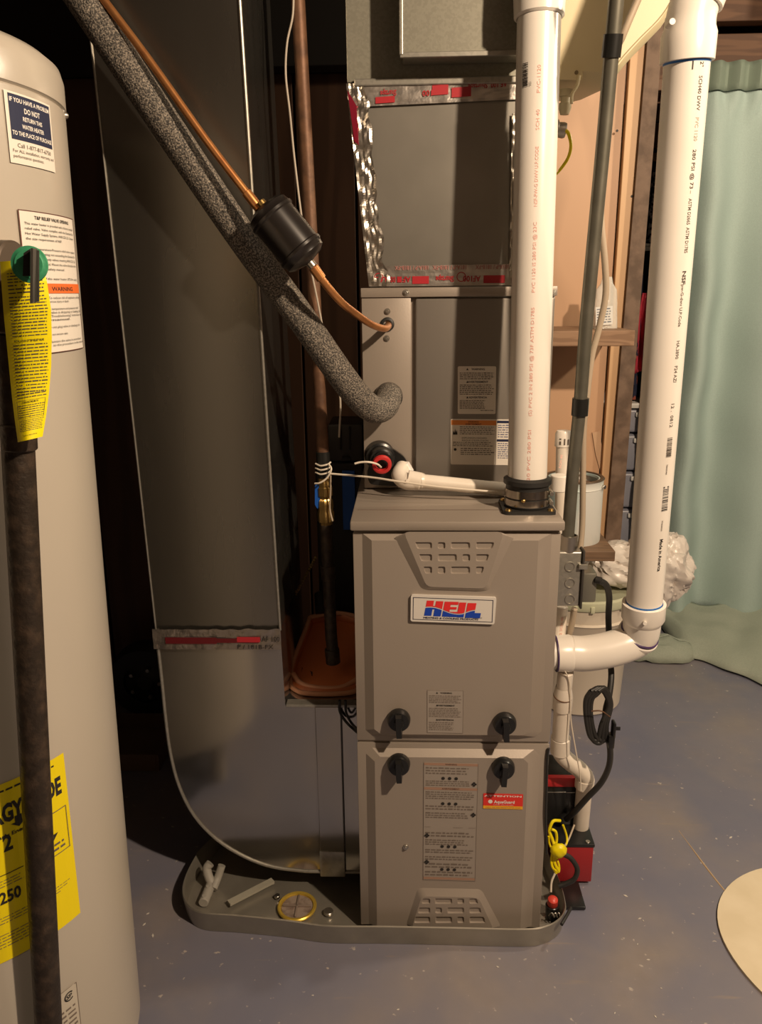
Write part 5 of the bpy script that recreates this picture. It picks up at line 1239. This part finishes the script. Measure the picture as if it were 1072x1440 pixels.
# label one
aL, zL = tray(3, 125); aR, zR = tray(68, 150); aB, zB = tray(12, 228)
c = tcanvas(aL, aR, zB, zL); c.base(PAPER, 0, 10); W_, H_ = c.w, c.h
c.rect(W_*.06, H_*.34, W_*.96, H_*.97, NAVY, n=10)
for s_, y_, wd, hh_ in (('IF YOU HAVE A PROBLEM', .865, .86, .085), ('DO NOT', .735, .34, .105), ('RETURN THIS', .625, .42, .085), ('WATER HEATER', .515, .48, .085), ('TO THE PLACE OF PURCHASE', .405, .86, .085)):
    c.text(s_, W_*.51, H_*y_, H_*hh_, WINK, 'c', width=W_*wd, bold=.02)
c.text('Call 1-877-817-6750', W_*.52, H_*.235, H_*.085, INKM, 'c', width=W_*.74); c.text('For ALL installation, warranty and', W_*.06, H_*.16, H_*.065, INKM, width=W_*.9); c.text('performance questions.', W_*.06, H_*.085, H_*.065, INKM, width=W_*.62)
finish(c, 'problem_label', wh, 'white label with navy block of advice')
# label two
aL, zL = tray(23, 294); aR, zR = tray(100, 308); _, zB = tray(113, 490)
c = tcanvas(aL, aR, zB, zL); c.base(PAPER, 0, 10); W_, H_ = c.w, c.h
for u0, v0, u1, v1 in ((0, 0, 1, .006), (0, .994, 1, 1)): c.rect(W_*u0, H_*v0, W_*u1, H_*v1, mat('maroon_ink', (.10, .03, .02), .6), n=10)
c.rect(0, 0, W_*.012, H_, MATS['maroon_ink']); c.rect(W_*.988, 0, W_, H_, MATS['maroon_ink'])
c.text('T&P RELIEF VALVE OPENING', W_*.5, H_*.945, H_*.032, INK, 'c', width=W_*.62, bold=.02)
yy = .905
for s_ in ('This water heater is provided with a factory-installed', 'relief valve. Valve complies with the Standard for', 'Hot Water Supply Systems, ANSI Z21.22. Connect', 'the size requirement of NSF.', '', 'The Temperature-Pressure relief valve requires', 'a pressure rating not exceeding the Standard for', 'loading. Use only valves meeting ANSI Z21.22,', 'capacity marked. Mount the valve directly in the', 'outlet. See safety manual.', '', 'Capacity of this water heater, BTU/hr rating'):
    if s_: c.text(s_, W_*.06, H_*yy, H_*.024, INK, width=W_*(.88 if len(s_) > 30 else .55))
    yy -= .034
c.rect(W_*.012, H_*.435, W_*.988, H_*.505, ORANGE, n=10); c.text('WARNING', W_*.55, H_*.452, H_*.042, INK, 'c', width=W_*.42, bold=.02)
yy = .395
for s_ in ('To reduce risk of explosion, scalding', 'serious injury or death:', '', '- The temperature and pressure relief', '  valve is dripping or leaking. See', '  "Troubleshooting" instructions in', '  manual.', '', '- Do not plug valve or discharge line', '', '- Do not remove valve.', '', '- Maintain the valve in accordance', '  to the procedure in the manual.'):
    if s_.strip(): c.text(s_.strip(), W_*(.28 if s_[0] != '-' else .20), H_*yy, H_*.024, INK, width=W_*(.70 if len(s_) > 26 else .36))
    yy -= .0265
finish(c, 'relief_valve_label', wh, 'tall white label with orange warning band')
# energy label
aR, zT = tray(88, 1058); _, zB = tray(113, 1282)
wdE = .165; c = tcanvas(aR-wdE/TR_, aR, zB, zT); c.base(YELL, 0, 12); W_, H_ = c.w, c.h
c.text('ENERGYGUIDE', W_*.95, H_*.79, H_*.135, INK, 'r', width=W_*.69, bold=.045)
c.lines(W_*.05, H_*.95, W_*.95, H_*.975, 1, INK); uu = lambda px, py: ((tray(px, py)[0]-(aR-wdE/TR_))*TR_, tray(px, py)[1]-zB)
u_ = uu(24, 1140)[0]
c.poly([(u_-.004, H_*.80), (u_+.004, H_*.80), (u_+.004, H_*.765), (u_+.009, H_*.765), (u_, H_*.735), (u_-.009, H_*.765), (u_-.004, H_*.765)], INK)
c.text('Estimated Yearly Energy Cost', W_*.50, H_*.705, H_*.03, INK, 'c', width=W_*.60, bold=.02)
uu = lambda px, py: ((tray(px, py)[0]-(aR-wdE/TR_))*TR_, tray(px, py)[1]-zB)
q = uu(5, 1197); q2 = uu(18, 1191); c.text('2', q[0], q[1], H_*.125, INK, width=q2[0]-q[0], bold=.03)
q = uu(0, 1272); q2 = uu(30, 1258); c.text('250', q[0], q[1], H_*.095, INK, width=q2[0]-q[0], bold=.03)
c.rect(W_*.03, H_*.50, W_*.60, H_*.505, INK, n=6); c.lines(W_*.05, H_*.43, W_*.60, H_*.48, 3, INKM, .25, 3); c.lines(W_*.05, H_*.22, W_*.95, H_*.27, 3, INKM, .25, 3); c.lines(W_*.05, H_*.08, W_*.70, H_*.17, 5, INKM, .25, 3)
for a, b, e_, f_ in ((.66, .45, .97, .455), (.66, .70, .97, .705), (.66, .45, .665, .70), (.965, .45, .97, .70)): c.rect(W_*a, H_*b, W_*e_, H_*f_, INKM, n=4)
c.poly([(W_*.76, H_*.58), (W_*.88, H_*.58), (W_*.81, H_*.52)], INK); c.lines(W_*.70, H_*.47, W_*.93, H_*.53, 2, INKM)
finish(c, 'energy_label', wh, 'large yellow energy cost label')
# certification label
aL, zL = tray(80, 1405); aR, _ = tray(108, 1394)
c = tcanvas(aL-.06, aR, zL-.12, zL+.004); W_, H_ = c.w, c.h; c.base(mat('grey_label', (.50, .45, .37), .5), 0, 4)
for u0, v0, u1, v1 in ((0, .99, 1, 1), (0, 0, .02, 1), (.98, 0, 1, 1)): c.rect(W_*u0, H_*v0, W_*u1, H_*v1, INKB)
c.ring(W_*.70, H_*.90, .0072, .0020, INK, math.radians(40), math.radians(320)); c.text('SP', W_*.70-.0042, H_*.90-.003, .0085, INK, width=.0085, bold=.03); c.lines(W_*.25, H_*.35, W_*.95, H_*.78, 7, INKB)
finish(c, 'certification_label', wh, 'small grey certification label near the floor')

# relief valve, discharge pipe, tag
yV = -.535
yD = -.592; vc = at(40, 372, y=yD)
rv = thing('relief_valve', 'relief valve with green disc and flat metal test lever', 'valve', vc)
vd = V((.12, -1, .05)).normalized()
part('disc', lathe(NB(), vc+V((0, .004, 0)), vc+vd, [(0, 0), (0, .0147), (.002, .0157), (.004, .0153), (.0045, .0124), (.0052, .0118), (.0052, 0)], 40), GREEN, rv)
part('lever', prism(NB(), [at(46, 350, y=yD-.006), at(54, 352, y=yD-.006), at(54, 424, y=yD-.016), at(48, 425, y=yD-.016)], (0, .002, 0)), LEADM, rv, smooth=0)
part('lever_edge', prism(NB(), [at(43, 349, y=yD-.012), at(46.5, 349, y=yD-.012), at(46, 426, y=yD-.02), at(42, 426, y=yD-.02)], (0, .008, 0)), mat('lever_bright', (.35, .33, .3), .3, .9), rv, smooth=0)
part('lever_back', prism(NB(), [at(33, 356, y=yD-.006), at(42, 350, y=yD-.006), at(42, 388, y=yD-.01), at(32, 388, y=yD-.01)], (0, .005, 0)), INK, rv, smooth=0)
part('stem', cyl(NB(), vc+V((0, .003, 0)), at(36, 374, y=yV), .006, 14), BRASS, rv)
part('body', cyl(NB(), at(-45, 374, y=yV+.02), at(22, 376, y=yV+.01), .0245, 32), mat('valve_grey', (.10, .075, .055), .5, .4), rv)
part('nipple', cyl(NB(), at(10, 372, y=yV+.02), at(10, 372, y=yV+.10), .014, 20), BRASS, rv)
part('outlet', cyl(NB(), at(12, 380, y=yV+.01), at(16, 470, y=yV+.005), .0190, 28), IRON, rv)
dp = thing('discharge_pipe', 'long dark iron discharge pipe in front of the water heater', 'pipe', at(70, 1440, y=yV))
pa, pb2 = at(17, 470, y=yV+.004), at(45, 1000, y=yV-.002); pdir = (pb2-pa).normalized()
end = pa+pdir*((pa.z-.10)/-pdir.z)
part('pipe', cyl(NB(), pa, end, .0158, 32), IRON, dp)
part('collar', cyl(NB(), at(27, 624, y=yV)-pdir*.02, at(27, 624, y=yV)+pdir*.006, .0170, 28), IRON, dp)
# tag: curled yellow sheet
rowsT = [(0, 368, 56), (2, 400, 66), (5, 440, 72), (9, 480, 73), (13, 520, 72), (17, 560, 69), (21, 592, 65), (25, 622, 60)]
TY = yV-.034
def tagp(u, v):
    k = (1-v)*7; i = min(int(k), 6); f = k-i
    a = rowsT[i]; b = rowsT[i+1]; x0 = a[0]+(b[0]-a[0])*f; yp = a[1]+(b[1]-a[1])*f; x1 = a[2]+(b[2]-a[2])*f
    yw_ = TY+.012*(abs(u-.35)**1.6)*2 + .006*math.sin(v*5)
    return at(x0+(x1-x0)*u, yp-(8*u if v < .3 else 8*u*.6)*1.0, y=yw_)
TW, TH = .048, .165
c = Canvas(lambda u, v, d: tagp(u/TW, v/TH)+V((0, -d, 0)), TW, TH); c.base(YEL, 0, 14, 0)
blk = [(.80, .93, 5), (.585, .795, 11), (.27, .555, 15), (.15, .235, 4), (.06, .14, 5)]
c.text('CAUTION', TW*.5, TH*.945, TH*.025, INK, 'c', width=TW*.4)
for v0, v1, n_ in blk: c.lines(TW*.14, TH*v0, TW*.94, TH*v1, n_+2, INKD, .34, 3.0, .05)
c.text('INSTALLATION OF T&P RELIEF VALVE', TW*.5, TH*.562, TH*.016, INK, 'c', width=TW*.66, bold=.02); c.text('WARNING: FAILURE TO', TW*.5, TH*.242, TH*.016, INK, 'c', width=TW*.45, bold=.02)
for a, b, e_, f_ in ((.12, .145, .93, .147), (.12, .258, .93, .26), (.12, .145, .13, .26), (.92, .145, .93, .26)): c.rect(TW*a, TH*b, TW*e_, TH*f_, INKD, n=4)
c.text('The label is to remain on the valve.', TW*.5, TH*.03, TH*.014, INK, 'c', width=TW*.55)
tg = thing('warning_tag', 'yellow printed paper tag hanging from the relief valve lever', 'tag', at(40, 430, y=TY))
o = finish(c, 'tag_sheet', tg); 

bpy.context.view_layer.update()
